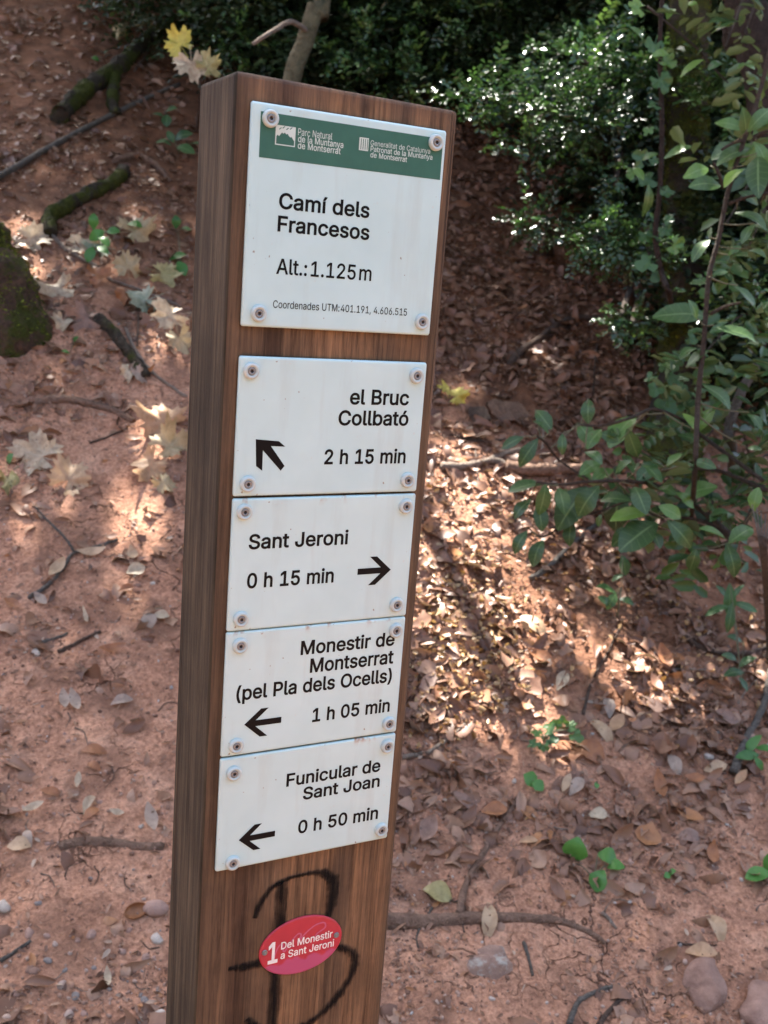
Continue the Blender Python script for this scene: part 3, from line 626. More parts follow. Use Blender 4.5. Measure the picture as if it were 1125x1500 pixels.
'b': [425,[[261,-8,229,-8,206,-8,187,-4,172,4,158,12,146,21,138,31,129,42,123,51,118,59,116,59,114,59,112,59,112,39,112,20,112,0,92,0,72,0,53,0,53,170,53,339,53,509,73,509,93,509,114,509,114,446,114,382,114,319,115,319,117,319,118,319,123,327,129,336,137,346,145,356,157,365,171,373,186,381,205,384,229,384,261,384,289,376,313,361,337,345,356,322,370,293,383,263,390,229,390,189,390,149,383,114,370,84,356,55,337,32,313,16,289,0],[197,47,220,47,244,47,263,53,279,66,295,78,308,95,316,117,324,138,328,162,328,189,328,216,324,240,316,261,308,282,296,299,280,311,264,324,244,330,220,330,197,330,177,324,161,312,145,300,133,284,125,263,117,242,113,217,113,189,113,161,117,136,125,115,133,94,146,77,162,65,178,53]]],
'c': [396,[[226,-8,207,-8,173,-8,143,0,117,16,91,33,71,56,56,85,41,114,34,149,34,187,34,227,41,262,56,291,71,321,91,343,117,360,143,376,173,384,207,384,226,384,243,382,260,377,276,372,292,365,305,356,319,347,330,335,340,322,350,309,357,294,362,277,342,272,322,267,303,262,300,272,296,281,290,289,285,297,278,305,270,311,262,317,253,322,242,325,232,328,220,330,207,330,182,330,161,323,145,310,129,297,116,280,108,258,100,237,96,213,96,187,96,162,100,139,108,117,116,96,129,79,145,66,161,53,182,46,207,46,220,46,232,48,243,52,253,55,263,60,271,66,279,72,286,80,292,89,297,97,301,107,304,117,324,112,343,107,363,102,358,85,351,70,341,56,332,43,320,31,306,21,293,12,277,4,261,-1,244,-6]]],
'd': [425,[[219,-8,195,-8,164,-8,136,0,111,16,87,32,68,55,55,84,41,114,34,149,34,189,34,229,41,263,55,293,69,322,88,345,112,361,136,376,164,384,196,384,219,384,238,381,253,373,268,365,279,356,287,346,296,336,302,327,306,319,308,319,309,319,311,319,311,382,311,446,311,509,331,509,351,509,372,509,372,339,372,170,372,0,352,0,332,0,313,0,313,20,313,39,313,59,311,59,309,59,307,59,302,51,295,42,287,31,278,21,267,12,252,4,238,-4],[181,47,205,47,227,47,247,53,263,65,279,77,291,94,299,115,308,136,312,161,312,189,312,217,308,242,300,263,292,284,279,300,263,312,247,324,228,330,205,330,181,330,161,324,145,311,129,299,116,282,108,261,100,240,96,216,96,189,96,162,100,138,109,117,117,95,129,78,145,66,161,53]]],
'e': [404,[[238,-8,212,-8,175,-8,143,0,117,16,90,33,70,56,56,85,41,114,34,148,34,187,34,226,41,260,55,290,69,319,89,343,115,359,141,376,171,384,205,384,226,384,246,381,266,374,285,367,303,356,319,341,335,326,348,306,357,282,366,258,371,228,371,194,371,186,371,178,371,169,272,169,174,169,75,169,75,187,75,204,75,221,163,221,250,221,338,221,329,215,319,208,310,202,310,227,306,249,298,269,290,288,278,303,263,314,247,325,228,330,205,330,182,330,163,325,146,313,130,302,118,288,109,270,100,251,96,232,96,211,96,200,96,189,96,178,96,150,101,126,110,106,120,87,134,72,151,61,168,51,189,46,212,46,228,46,241,48,254,53,266,57,277,64,285,73,294,82,301,93,306,105,325,101,345,96,365,91,359,71,349,54,335,39,321,24,303,13,283,4,262,-4]]],
'h': [410,[[114,249,114,227,114,151,114,76,114,0,93,0,73,0,53,0,53,170,53,339,53,509,73,509,93,509,114,509,114,435,114,361,114,287,110,287,106,287,102,287,114,322,131,347,152,362,174,377,199,384,227,384,253,384,276,379,295,369,315,358,330,342,341,321,352,299,357,273,357,240,357,160,357,80,357,0,337,0,316,0,296,0,296,78,296,157,296,235,296,265,288,288,273,304,258,321,237,329,210,329,192,329,175,325,161,317,146,309,135,298,126,283,118,267]]],
'i': [167,[[73,0,53,0,53,126,53,253,53,379,73,379,93,379,114,379,114,253,114,126,114,0,93,0],[95,443,84,443,72,443,62,447,54,455,45,462,41,472,41,483,41,494,45,504,54,512,62,520,72,524,84,524,95,524,106,520,114,512,122,504,126,494,126,483,126,472,122,462,114,455,106,447]]],
'l': [190,[[147,-2,139,-2,110,-2,88,5,74,20,60,35,53,57,53,84,53,226,53,367,53,509,73,509,93,509,114,509,114,372,114,235,114,99,114,81,116,69,120,62,125,55,133,52,146,52,152,52,157,52,160,53,164,53,167,54,170,54,173,37,177,20,181,3,175,1,169,0,162,-1,154,-2]]],
'm': [610,[[73,0,53,0,53,126,53,253,53,379,72,379,92,379,112,379,112,351,112,323,112,295,111,295,109,295,108,295,113,316,121,332,132,346,144,359,157,369,172,376,187,383,203,386,219,386,247,386,270,378,287,361,305,344,316,322,321,295,318,295,315,295,312,295,317,313,325,329,337,343,349,357,364,367,381,375,398,382,416,386,437,386,459,386,479,381,497,372,515,362,530,348,541,328,551,309,557,285,557,255,557,170,557,85,557,0,536,0,516,0,496,0,496,85,496,169,496,254,496,281,488,301,473,313,457,325,439,330,419,330,402,330,387,327,374,320,362,313,352,303,345,290,339,278,335,263,335,247,335,165,335,82,335,0,315,0,295,0,274,0,274,87,274,173,274,260,274,281,267,298,253,311,239,324,221,330,199,330,185,330,171,327,158,320,144,313,134,303,126,289,118,276,114,258,114,238,114,159,114,79,114,0,93,0]]],
'n': [410,[[114,249,114,227,114,151,114,76,114,0,93,0,73,0,53,0,53,126,53,253,53,379,72,379,92,379,112,379,112,349,112,318,112,287,109,287,106,287,102,287,114,322,131,347,152,362,174,377,199,384,227,384,253,384,276,379,295,369,314,358,330,342,341,321,352,299,357,273,357,240,357,160,357,80,357,0,337,0,316,0,296,0,296,78,296,157,296,235,296,265,288,288,273,304,258,321,237,329,210,329,192,329,175,325,161,317,146,309,135,298,126,283,118,267]]],
'o': [416,[[242,-8,207,-8,173,-8,143,0,117,16,91,33,71,56,56,85,41,114,34,149,34,187,34,227,41,262,56,291,71,321,91,343,117,360,143,376,173,384,207,384,242,384,273,376,299,360,325,343,345,321,359,291,374,262,381,227,381,187,381,149,374,114,359,85,345,56,325,33,299,16,273,0],[182,46,207,46,233,46,254,53,270,66,287,79,299,96,307,117,315,139,319,162,319,187,319,213,315,236,307,258,299,280,287,297,270,310,254,323,233,330,207,330,182,330,161,323,145,310,129,297,116,280,108,258,100,237,96,213,96,187,96,162,100,139,108,117,116,96,129,79,145,66,161,53]]],
'p': [425,[[73,-143,53,-143,53,31,53,205,53,379,72,379,92,379,112,379,112,359,112,339,112,319,114,319,116,319,118,319,123,327,129,336,137,346,145,356,157,365,171,373,186,381,205,384,229,384,261,384,289,376,313,361,337,345,356,322,370,293,383,263,390,229,390,189,390,149,383,114,370,84,356,55,337,32,313,16,289,0,261,-8,229,-8,206,-8,187,-4,173,4,158,12,146,21,138,31,130,42,123,51,118,59,117,59,115,59,114,59,114,-8,114,-76,114,-143,93,-143],[197,47,220,47,244,47,263,53,279,66,295,78,308,95,316,117,324,138,328,162,328,189,328,216,324,240,316,261,308,282,296,299,280,311,264,324,244,330,220,330,197,330,177,324,161,312,145,300,133,284,125,263,117,242,113,217,113,189,113,161,117,136,125,115,133,94,146,77,162,65,178,53]]],
'r': [260,[[73,0,53,0,53,126,53,253,53,379,72,379,92,379,112,379,112,360,112,340,112,321,113,321,114,321,115,321,122,340,135,355,152,367,170,379,190,385,213,385,218,385,223,385,229,384,235,384,240,384,243,384,243,363,243,343,243,322,242,323,237,323,230,324,223,325,215,326,207,326,189,326,173,322,159,315,145,307,134,297,126,284,118,270,114,255,114,237,114,158,114,79,114,0,93,0]]],
's': [365,[[211,-8,182,-8,156,-8,133,-4,112,3,92,11,75,23,62,38,49,53,40,72,36,94,55,98,74,102,94,107,99,86,109,70,124,60,139,50,158,45,181,45,208,45,229,51,244,62,260,74,268,87,268,103,268,116,263,127,254,136,245,144,231,151,212,155,191,160,170,165,149,170,115,178,89,191,72,208,55,225,47,247,47,274,47,296,53,315,65,332,77,348,94,361,115,370,136,380,160,384,187,384,213,384,235,380,254,372,272,365,287,353,299,339,310,325,319,309,324,290,305,286,287,281,268,277,263,292,255,304,243,316,230,327,212,333,187,333,165,333,146,327,131,317,116,306,109,293,109,277,109,263,114,252,124,243,134,235,150,228,172,223,191,218,210,214,229,209,264,201,290,188,306,171,323,154,331,133,331,107,331,84,325,64,312,47,300,30,282,16,260,6,237,-3]]],
't': [228,[[138,379,204,379,204,362,204,344,204,327,138,327,72,327,6,327,6,344,6,362,6,379,72,379],[65,345,65,471,85,471,106,471,126,471,126,347,126,222,126,98,126,81,129,69,136,61,143,54,154,50,170,50,174,50,179,50,185,51,191,52,197,53,202,54,206,36,209,19,213,2,207,0,200,-2,192,-3,184,-4,176,-4,168,-4,136,-4,110,4,92,21,74,38,65,62,65,93,65,219]]],
'u': [410,[[211,-5,182,-5,157,-5,134,0,115,11,95,21,80,37,69,59,58,80,53,107,53,139,53,219,53,299,53,379,73,379,93,379,114,379,114,301,114,222,114,144,114,114,121,91,137,75,152,58,173,50,200,50,218,50,235,54,249,62,264,70,275,81,283,97,292,112,296,131,296,153,296,228,296,304,296,379,316,379,337,379,357,379,357,253,357,126,357,0,337,0,318,0,298,0,298,31,298,61,298,92,301,92,304,92,307,92,295,57,279,32,257,17,235,2]]],
'y': [390,[[51,-140,47,-139,52,-121,57,-103,61,-86,65,-86,68,-87,71,-87,83,-90,94,-91,104,-89,114,-87,122,-82,130,-74,138,-66,145,-53,151,-36,155,-24,159,-13,163,-1,114,126,66,252,17,379,40,379,62,379,84,379,111,305,138,230,165,155,174,132,181,109,187,87,193,64,199,42,206,21,198,21,191,21,184,21,190,42,196,64,202,87,209,110,216,132,224,155,251,230,278,305,305,379,327,379,349,379,371,379,316,234,260,88,204,-58,196,-78,187,-94,177,-107,166,-120,153,-129,139,-136,125,-142,109,-145,91,-145,81,-145,72,-144,65,-143,57,-142]]],
'í': [167,[[73,0,53,0,53,126,53,253,53,379,73,379,93,379,114,379,114,253,114,126,114,0,93,0],[73,429,57,429,73,462,89,496,104,529,127,529,150,529,173,529,151,496,129,462,107,429,90,429]]],
'ó': [416,[[242,-8,207,-8,173,-8,143,0,117,16,91,33,71,56,56,85,41,114,34,149,34,187,34,227,41,262,56,291,71,321,91,343,117,360,143,376,173,384,207,384,242,384,273,376,299,360,325,343,345,321,359,291,374,262,381,227,381,187,381,149,374,114,359,85,345,56,325,33,299,16,273,0],[182,46,207,46,233,46,254,53,270,66,287,79,299,96,307,117,315,139,319,162,319,187,319,213,315,236,307,258,299,280,287,297,270,310,254,323,233,330,207,330,182,330,161,323,145,310,129,297,116,280,108,258,100,237,96,213,96,187,96,162,100,139,108,117,116,96,129,79,145,66,161,53],[197,429,181,429,197,462,212,496,228,529,251,529,274,529,297,529,275,496,253,462,231,429,214,429]]],
}
def _area(q): x, y = q[:, 0], q[:, 1]; return .5*float(np.sum(x*np.roll(y, -1)-np.roll(x, -1)*y))
def _inside(pt, q):
    c = False; n = len(q)
    for i in range(n):
        a_, b_ = q[i], q[i-1]
        if (a_[1] > pt[1]) != (b_[1] > pt[1]) and pt[0] < (b_[0]-a_[0])*(pt[1]-a_[1])/(b_[1]-a_[1]+1e-12)+a_[0]: c = not c
    return c
_GC = {}
def _wind(p, q):
    a_ = q; b_ = np.roll(q, -1, axis=0); up = (a_[:, 1] <= p[1]) & (b_[:, 1] > p[1]); dn = (a_[:, 1] > p[1]) & (b_[:, 1] <= p[1])
    cr = (b_[:, 0]-a_[:, 0])*(p[1]-a_[:, 1])-(p[0]-a_[:, 0])*(b_[:, 1]-a_[:, 1])
    return int((up & (cr > 0)).sum()-(dn & (cr < 0)).sum())
def glyph(ch, bold):
    """fill the outlines by the non-zero winding rule (letter contours may overlap)"""
    if (ch, bold) in _GC: return _GC[(ch, bold)]
    polys = []
    for sp in GLYPHS[ch][1]:
        q = np.array(sp, float).reshape(-1, 3, 2)/1000; out = []
        for k in range(len(q)):
            p0, h0, h1, p1 = q[k, 1], q[k, 2], q[(k+1) % len(q), 0], q[(k+1) % len(q), 1]
            straight = abs(np.cross(p1-p0, h0-p0))+abs(np.cross(p1-p0, h1-p0)) < 2e-5
            for u in ([0] if straight else [0, .25, .5, .75]): out.append(p0*(1-u)**3+3*h0*u*(1-u)**2+3*h1*u*u*(1-u)+p1*u**3)
        o2 = [out[0]]
        for p in out[1:]:
            if np.linalg.norm(p-o2[-1]) > .0015: o2.append(p)
        if np.linalg.norm(o2[0]-o2[-1]) < .0015: o2.pop()
        polys.append(np.array(o2))
    ar = [_area(q) for q in polys]; sg = math.copysign(1, ar[int(np.argmax(np.abs(ar)))])
    for k, q in enumerate(polys):
        e1 = q-np.roll(q, 1, axis=0); e2 = np.roll(q, -1, axis=0)-q
        n1 = np.stack([e1[:, 1], -e1[:, 0]], -1)/np.linalg.norm(e1, axis=1, keepdims=True); n2 = np.stack([e2[:, 1], -e2[:, 0]], -1)/np.linalg.norm(e2, axis=1, keepdims=True)
        m_ = n1+n2; m_ /= np.maximum(.7, (m_*m_).sum(1, keepdims=True)/2)
        polys[k] = q+m_*bold*sg
    vs = [Vector(p) for q in polys for p in q]; ed = []; b0 = 0
    for q in polys: ed += [(b0+i, b0+(i+1) % len(q)) for i in range(len(q))]; b0 += len(q)
    r_ = delaunay_2d_cdt(vs, ed, [], 0, 1e-6)
    V_ = [tuple(v) for v in r_[0]]; F_ = []
    for f in r_[2]:
        c = np.mean([V_[i] for i in f], axis=0)
        if sum(_wind(c, q) for q in polys) != 0: F_.append(tuple(f))
    used = sorted({i for f in F_ for i in f}); mp = {o: n for n, o in enumerate(used)}
    _GC[(ch, bold)] = [(0, [V_[i] for i in used], [tuple(mp[i] for i in f) for f in F_])]
    return _GC[(ch, bold)]
def text_mesh(txt, w_, size_cap, m_, bold=.012):
    V_ = []; F_ = []; pen = 0.
    for ch in txt:
        if ch == ' ': pen += SPACE_ADV/1000*1.12; continue
        if ch == '~': pen += .06; continue
        for n_, v, f in glyph(ch, bold):
            b0 = len(V_); V_ += [(x+pen, -.000008*n_, y) for x, y in v]; F_ += [tuple(b0+i for i in p) for p in f]
        pen += GLYPHS[ch][0]/1000
    V_ = np.array(V_); k = size_cap/.509; x0 = V_[:, 0].min(); kx = w_/(V_[:, 0].max()-x0)
    return mesh_np('lettering', (V_-np.array([x0, 0, 0]))*np.array([kx, 1, k]), F_, m_, smooth=False)
def flatpoly(name, polys, m_, y=0.):
    V_ = []; F_ = []
    for p in polys:
        b0 = len(V_); V_ += [(a_, y, -b_) for a_, b_ in p]; F_.append(tuple(range(b0, b0+len(p))))
    return mesh_np(name, V_, F_, m_, smooth=False)
plates = [(0, .1516), (.1726, .2755), (.2772, .3802), (.3808, .4828), (.4840, .5814)]
screws = [[(.0138, .0099), (.1458, .0095), (.0123, .1421), (.1464, .1415)], [(.0088, .183), (.1457, .183), (.0104, .2662), (.1453, .266)],
          [(.0091, .2872), (.1458, .2873), (.0105, .3706), (.1446, .3696)], [(.011, .3919), (.146, .3918), (.0118, .4741), (.1466, .474)], [(.011, .4973), (.147, .4944), (.0138, .5754), (.1478, .5719)]]
texts = [[('Camí dels', .0235, .0950, .0684, .0102, 'ink', .0195), ('Francesos', .0234, .0962, .0840, .0102, 'ink', .0195), ('Alt.:~1.125~m', .0241, .1003, .1134, .0104, 'ink', .012), ('Coordenades UTM:~401.191, 4.606.515', .0231, .1330, .1374, .0052, 'ink', .004),
          ('Parc Natural', .0350, .0613, .0181, .0046, 'wprint', .0), ('de la Muntanya', .0352, .0703, .0225, .0042, 'wprint', .008), ('de Montserrat', .0353, .0685, .0269, .0042, 'wprint', .008),
          ('Generalitat de Catalunya', .0919, .1418, .0180, .0036, 'wprint', .0), ('Patronat de la Muntanya', .0922, .1441, .0220, .0036, 'wprint', .008), ('de Montserrat', .0924, .1228, .0261, .0036, 'wprint', .008)],
         [('el Bruc', .0896, .1411, .2058, .0109, 'ink', .0195), ('Collbató', .0811, .1420, .2219, .0108, 'ink', .0195), ('2 h 15 min', .0715, .1422, .2519, .0108, 'ink', .0195)],
         [('Sant Jeroni', .0138, .0965, .3159, .0109, 'ink', .0195), ('0 h 15 min', .0140, .0863, .3464, .0112, 'ink', .0195)],
         [('Monestir de', .0619, .1459, .4044, .0110, 'ink', .0195), ('Montserrat', .0709, .1463, .4202, .0112, 'ink', .0195), ('(pel Pla dels Ocells)', .0100, .1461, .4365, .0112, 'ink', .0195), ('1 h 05 min', .0758, .1465, .4629, .0110, 'ink', .0195)],
         [('Funicular de', .0566, .1422, .5163, .0106, 'ink', .0195), ('Sant Joan', .0720, .1428, .5306, .0104, 'ink', .0195), ('0 h 50 min', .0696, .1437, .5605, .0110, 'ink', .0195)]]
def arrow(tip, d, L, H, t):
    """one outline: shaft and chevron head pointing left (-1) or right (+1)"""
    x, y = tip; e = t*1.32; bx = .56*H
    P_ = [(0, 0), (bx*1.02, -H/2), (bx*1.02+e*.95, -H/2), (e*1.05+t*.5, -t/2), (L, -t/2), (L, t/2), (e*1.05+t*.5, t/2), (bx*1.02+e*.95, H/2), (bx*1.02, H/2)]
    P_ = [(x-d*a_, y+b_) for a_, b_ in P_]
    return [P_, ] if d > 0 else [P_[::-1]]
arrows = [None, [[(.0152, .2328), (.0336, .2343), (.0388, .2384), (.0274, .2379), (.0392, .2530), (.0362, .2566), (.0212, .2410), (.0215, .2564), (.0165, .2528)]],
          arrow((.137, .3394), 1, .0300, .0236, .0050), arrow((.0177, .4575), -1, .0311, .0236, .0050), arrow((.0181, .5565), -1, .0311, .0226, .0050)]
plabel = ['taller top plate with a green header band', 'plate with an arrow pointing up and to the left', 'plate with an arrow pointing right and rust spots on its top edge', 'plate with three lines of place names', 'lowest white plate']
for i, (v0, v1) in enumerate(plates):
    me = rounded_plate(.155, v1-v0, TH, .0018, [enamel('enamel_%s' % 'abcde'[i], {2: .07, 1: 0, 3: .31, 4: .5}.get(i, 0))])
    # gentle warp / thickness
    p = obj('sign_plate', me, post, Vector((0, -.0012, ZT-v0))-pl0); p['label'] = plabel[i]
    for (u, v) in screws[i]:
        s_ = obj('screw', SCREW, p, (u, -TH+.0002, -(v-v0))); s_.rotation_euler = (0, random.random()*6, 0)
    if i == 0:
        bd = obj('header_band', flatpoly('header_band', [[(.0067, .0060), (.1521, .0062), (.1523, .0356), (.0069, .0361)][::-1]], M['green']), p, (0, -TH-.00006, 0))
        # park emblem: framed square with a jagged mountain skyline
        em = [[(.0182, .0133), (.0182, .0264), (.0189, .0264), (.0189, .0133)], [(.0324, .0133), (.0324, .0264), (.0331, .0264), (.0331, .0133)], [(.0189, .0257), (.0189, .0264), (.0324, .0264), (.0324, .0257)]]
        sky_ = [.0208, .0196, .0206, .0190, .0178, .0186, .0176, .0188, .0182, .0196, .0204, .0200, .0215, .0226]
        xs = np.linspace(.0189, .0324, len(sky_))
        for k in range(len(sky_)-1): em.append([(xs[k], .0133), (xs[k], sky_[k]), (xs[k+1], sky_[k+1]), (xs[k+1], .0133)])
        obj('park_emblem', flatpoly('park_emblem', em, M['wprint']), p, (0, -TH-.00012, 0))
        dk = []
        for (a_, b_) in ((.0205, .0160), (.0230, .0150), (.0258, .0156), (.0285, .0150)):
            dk.append([(a_, b_), (a_+.0006, b_+.0003), (a_+.0022, b_-.0012), (a_+.0016, b_-.0015)])
        obj('emblem_stroke', flatpoly('emblem_stroke', dk, M['green']), p, (0, -TH-.00018, 0))
        ge = [[(.0828, .0134), (.0828, .0223), (.0903, .0223), (.0903, .0134)]]
        obj('shield_emblem', flatpoly('shield_emblem', ge, M['wprint']), p, (0, -TH-.00012, 0))
        gs = [[(.0840+k*.0017, .0142), (.0840+k*.0017, .0216), (.0846+k*.0017, .0216), (.0846+k*.0017, .0142)] for k in range(4)]
        obj('shield_stripe', flatpoly('shield_stripe', gs, M['green']), p, (0, -TH-.00018, 0))
    for (tx, u0, u1, v, cap, mk, bold) in texts[i]:
        obj('lettering', text_mesh(tx, u1-u0, cap, M[mk], bold), p, (u0, -TH-.00014, -(v-v0)))
    if arrows[i]:
        obj('arrow', flatpoly('arrow', [[(a_, b_-v0) for a_, b_ in q] for q in arrows[i]], M['ink']), p, (0, -TH-.00010-.00002*i, 0))
# red oval badge
def badge():
    cx, cv = .0808, .6682; a_, b_ = .0382, .0268; tilt = R(0)
    n_ = 48; rings = []; V_ = []; F_ = []
    for ins, y in ((0, 0), (0, -.0010), (.0006, -.0016), (.0014, -.0017)):
        for k in range(n_):
            t = 2*math.pi*k/n_; V_.append(((a_-ins)*math.cos(t), y, (b_-ins)*math.sin(t)))
    for r_ in range(3):
        for k in range(n_): F_.append((r_*n_+k, r_*n_+(k+1) % n_, (r_+1)*n_+(k+1) % n_, (r_+1)*n_+k))
    F_.append(tuple(3*n_+k for k in range(n_)))
    m_, n, b = mat('badge_enamel')
    tc = N(n, 'ShaderNodeTexCoord').outputs['Object']; sx = N(n, 'ShaderNodeSeparateXYZ'); n.links.new(tc, sx.inputs[0])
    # faded magenta film over the lower left
    f_ = mth(n, 'ADD', mth(n, 'MULTIPLY', sx.outputs[2], -1), mth(n, 'MULTIPLY', mth(n, 'SUBTRACT', noise(n, tc, 70, 2, .5), .5), .016))
    k = ramp(n, [(0, (0, 0, 0)), (1, (1, 1, 1))], mth(n, 'MULTIPLY', mth(n, 'SUBTRACT', f_, .0108), 500)).outputs[0]
    c = ramp(n, [(.3, (.36, .018, .040)), (.7, (.45, .026, .048))], noise(n, tc, 40, 3, .6)).outputs[0]
    c = mix(n, mth(n, 'MULTIPLY', k, .9), c, (.40, .065, .16))
    n.links.new(c, b.inputs['Base Color']); b.inputs['Roughness'].default_value = .3
    o = obj('oval_badge', mesh_np('oval_badge', V_, F_, m_), post, Vector((cx, -.0004, ZT-cv))-pl0); o['label'] = 'red oval route badge'
    for p in o.data.polygons: p.use_smooth = len(p.vertices) < 10
    def T(tx, u0, u1, v, cap, bold, sk=0):
        me = text_mesh(tx, u1-u0, cap, M['wtext'], bold)
        return obj('lettering', me, o, (u0-cx, -.00195, -(v-cv)))
    T('1', .0503, .0592, .6780, .0188, .02); T('Del Monestir', .0618, .1095, .6672, .0066, .012); T('a Sant Jeroni', .0618, .1115, .6764, .0066, .012)
    for (u, v) in ((.0471, .6664), (.1133, .6662)):
        s_ = obj('screw', SCREW2, o, (u-cx, -.0016, -(v-cv)))
    # pink scribble
    pts = [(-.025, -.006), (-.022, .003), (-.018, .006), (-.016, -.002), (-.010, .006), (-.004, .012), (-.001, .010), (-.004, .004), (.002, .010), (.007, .014), (.013, .017), (.020, .017), (.021, .012), (.014, .008), (.011, .003)]
    o2 = obj('scribble', ribbon('scribble', pts, .0007, pinkm), o, (0, -.00178, 0))
def ribbon(name, pts, hw, m_, widths=None):
    P = cr_points(np.array([(x, z) for x, z in pts]), 6); n_ = len(P)
    T = np.gradient(P, axis=0); T /= np.linalg.norm(T, axis=1, keepdims=True)+1e-9; Nn = np.stack([-T[:, 1], T[:, 0]], -1)
    wd = np.full(n_, hw) if widths is None else np.interp(np.linspace(0, 1, n_), np.linspace(0, 1, len(widths)), widths)
    wd = wd*(1+.12*np.sin(np.arange(n_)*1.7))*(1.75 if widths is not None else 1)
    V_ = []
    for k in range(n_):
        for s_ in (-1, -.5, 0, .5, 1): q = P[k]+Nn[k]*wd[k]*s_; V_.append((q[0], -.000001*k, q[1]))
    F_ = [(5*k+j, 5*k+5+j, 5*k+6+j, 5*k+1+j) for k in range(n_-1) for j in range(4)]
    e_ = np.tile([0, .6, 1, .6, 0], n_)
    return mesh_np(name, V_, F_, m_, tint=e_)
SCREW2 = SCREW.copy(); 
c_ = np.empty(len(SCREW2.vertices)*3); SCREW2.vertices.foreach_get('co', c_); c_ = c_.reshape(-1, 3)*np.array([.42, .35, .42]); SCREW2.vertices.foreach_set('co', c_.ravel())
SCREW2.materials.clear(); SCREW2.materials.append(M['metal']); SCREW2.materials.append(M['metal']); SCREW2.materials.append(M['hole'])
pinkm = flat('pink_ink', (.50, .10, .19)); badge()
# graffiti in worn black marker: the wood grain breaks the strokes up
def graf_mat():
    m_, n, b = mat('worn_marker')
    tc = N(n, 'ShaderNodeTexCoord').outputs['Object']
    mp = N(n, 'ShaderNodeMapping'); mp.inputs['Scale'].default_value = (1, 1, .06); n.links.new(tc, mp.inputs[0])
    b.inputs['Base Color'].default_value = (.006, .006, .006, 1); b.inputs['Roughness'].default_value = .8; b.inputs['Specular IOR Level'].default_value = .1
    a_ = N(n, 'ShaderNodeAttribute', attribute_name='tint').outputs['Fac']
    k = mth(n, 'ADD', noise(n, mp.outputs[0], 300, 4, .7), mth(n, 'MULTIPLY', noise(n, tc, 60, 3, .6), .5))
    k = mth(n, 'ADD', mth(n, 'MULTIPLY', a_, .55), mth(n, 'SUBTRACT', k, .72))
    al = ramp(n, [(.10, (0, 0, 0)), (.30, (.45, .45, .45)), (.52, (.85, .85, .85))], k).outputs[0]
    n.links.new(al, b.inputs['Alpha']); return m_
GM = graf_mat()
V2 = lambda L_: [(u, -v) for u, v in L_]
strokes = [([(.0373, .6330), (.0415, .6210), (.0500, .6090), (.0620, .6030), (.0780, .6020), (.0900, .6025), (.1000, .6060), (.1060, .6130), (.1085, .6250), (.1065, .6400), (.1030, .6500)], [.0018, .0022, .0020, .0014, .0012, .0020, .0036, .0042, .0040, .0034, .002]),
           ([(.0590, .6040), (.0604, .6200), (.0600, .6450), (.0598, .6800), (.0597, .7100), (.0592, .7420), (.0590, .7700)], [.0040, .0044, .0040, .0038, .0042, .0036, .002]),
           ([(.0160, .6745), (.0300, .6765), (.0440, .6762), (.0560, .6750)], [.0014, .0030, .0032, .002]),
           ([(.1130, .6790), (.1220, .6820), (.1310, .6890), (.1345, .6990), (.1320, .7110), (.1230, .7260), (.1100, .7390), (.0950, .7480), (.0800, .7500), (.0620, .7480), (.0430, .7370), (.0345, .7270)], [.0018, .0026, .0034, .0030, .0026, .0030, .0028, .0022, .0028, .0030, .0032, .002])]
for k, (s_, wd) in enumerate(strokes):
    obj('graffiti_stroke', ribbon('graffiti_stroke', V2(s_), .003, GM, wd), post, Vector((0, -.0003-.0006*(k == 0)-.0003*k, ZT))-pl0)
#SPLIT
# ================================================================== NATURE
# ---- leaf litter --------------------------------------------------
def dens(px, py):
    """how thickly leaves have gathered, by place on the bank"""
    right = sstep(480, 600, px)
    r = np.interp(py, [-400, 300, 560, 800, 1030, 1120, 1230, 1330, 1500], [.9, .9, .95, .95, .8, .50, .34, .10, .06])
    r = r*np.where(py > 620, 1-.45*sstep(850, 1050, px)*sstep(1150, 900, py), 1)
    l = np.interp(py, [-400, 60, 200, 330, 460, 620, 760, 900, 1200, 1500], [.7, .55, .26, .30, .38, .16, .24, .13, .12, .13])
    return r*right+l*(1-right)
def sample(n, s0, s1):
    s = s0+(s1-s0)*rng.random(n); t = (rng.random(n)*2-1)*(.15+.62*s)
    return st(s, t)
temps = [blade(1, .50, 5, .28, .4, .06, .2, .15, 0, 1), blade(1, .42, 5, .45, -.35, .05, 0, .1, .6, 2), blade(1, .56, 5, -.35, .55, .08, .3, .2, -.4, 3), blade(1, .34, 5, .8, .15, .04, 0, .1, 1.0, 4), blade(1, .54, 5, .1, .5, .08, .4, .3, .3, 5),
         blade(.8, .62, 5, .2, -.3, .1, .2, .9, .3, 6), blade(.6, .5, 4, .3, .3, .12, -.3, 1.1, .9, 7), blade(1, .26, 5, .5, .6, .06, 0, .2, 1.6, 8), blade(1.1, .46, 6, .55, 1.0, .06, .2, .4, -.8, 9)]
def litter(n, s0, s1, smin, smax, lay, thr=1., dfun=dens, tl=.35, area=None):
    x, y = sample(n, s0, s1); z = height(x, y)
    px, py, dep = project(np.stack([x, y, z], -1))
    keep = (rng.random(n) < dfun(px, py)*(.35+1.1*sstep(-.35, .35, fbm(x*4, y*4, 3, 6)))) & (px > -250) & (px < 1380) & (py > -300) & (py < 1750)
    # nothing lies inside the post
    keep &= ~((x > UL-.03) & (x < UR+.03) & (y > -.03) & (y < DP+.03))
    x, y, z, px, py = (q[keep] for q in (x, y, z, px, py)); k = len(x)
    S = smin+(smax-smin)*rng.random(k)**1.4
    nm = hnormal(x, y); Rm = frames(nm, rng.random(k)*6.28, rng.normal(size=(k, 3))*tl)
    P = np.stack([x, y, z+.004+lay*rng.random(k)**1.6*dfun(px, py)], -1)
    return P, Rm, S, px, py
P, Rm, S, px, py = litter(50000, 1.6, 8.0, .036, .088, .020, tl=.42)
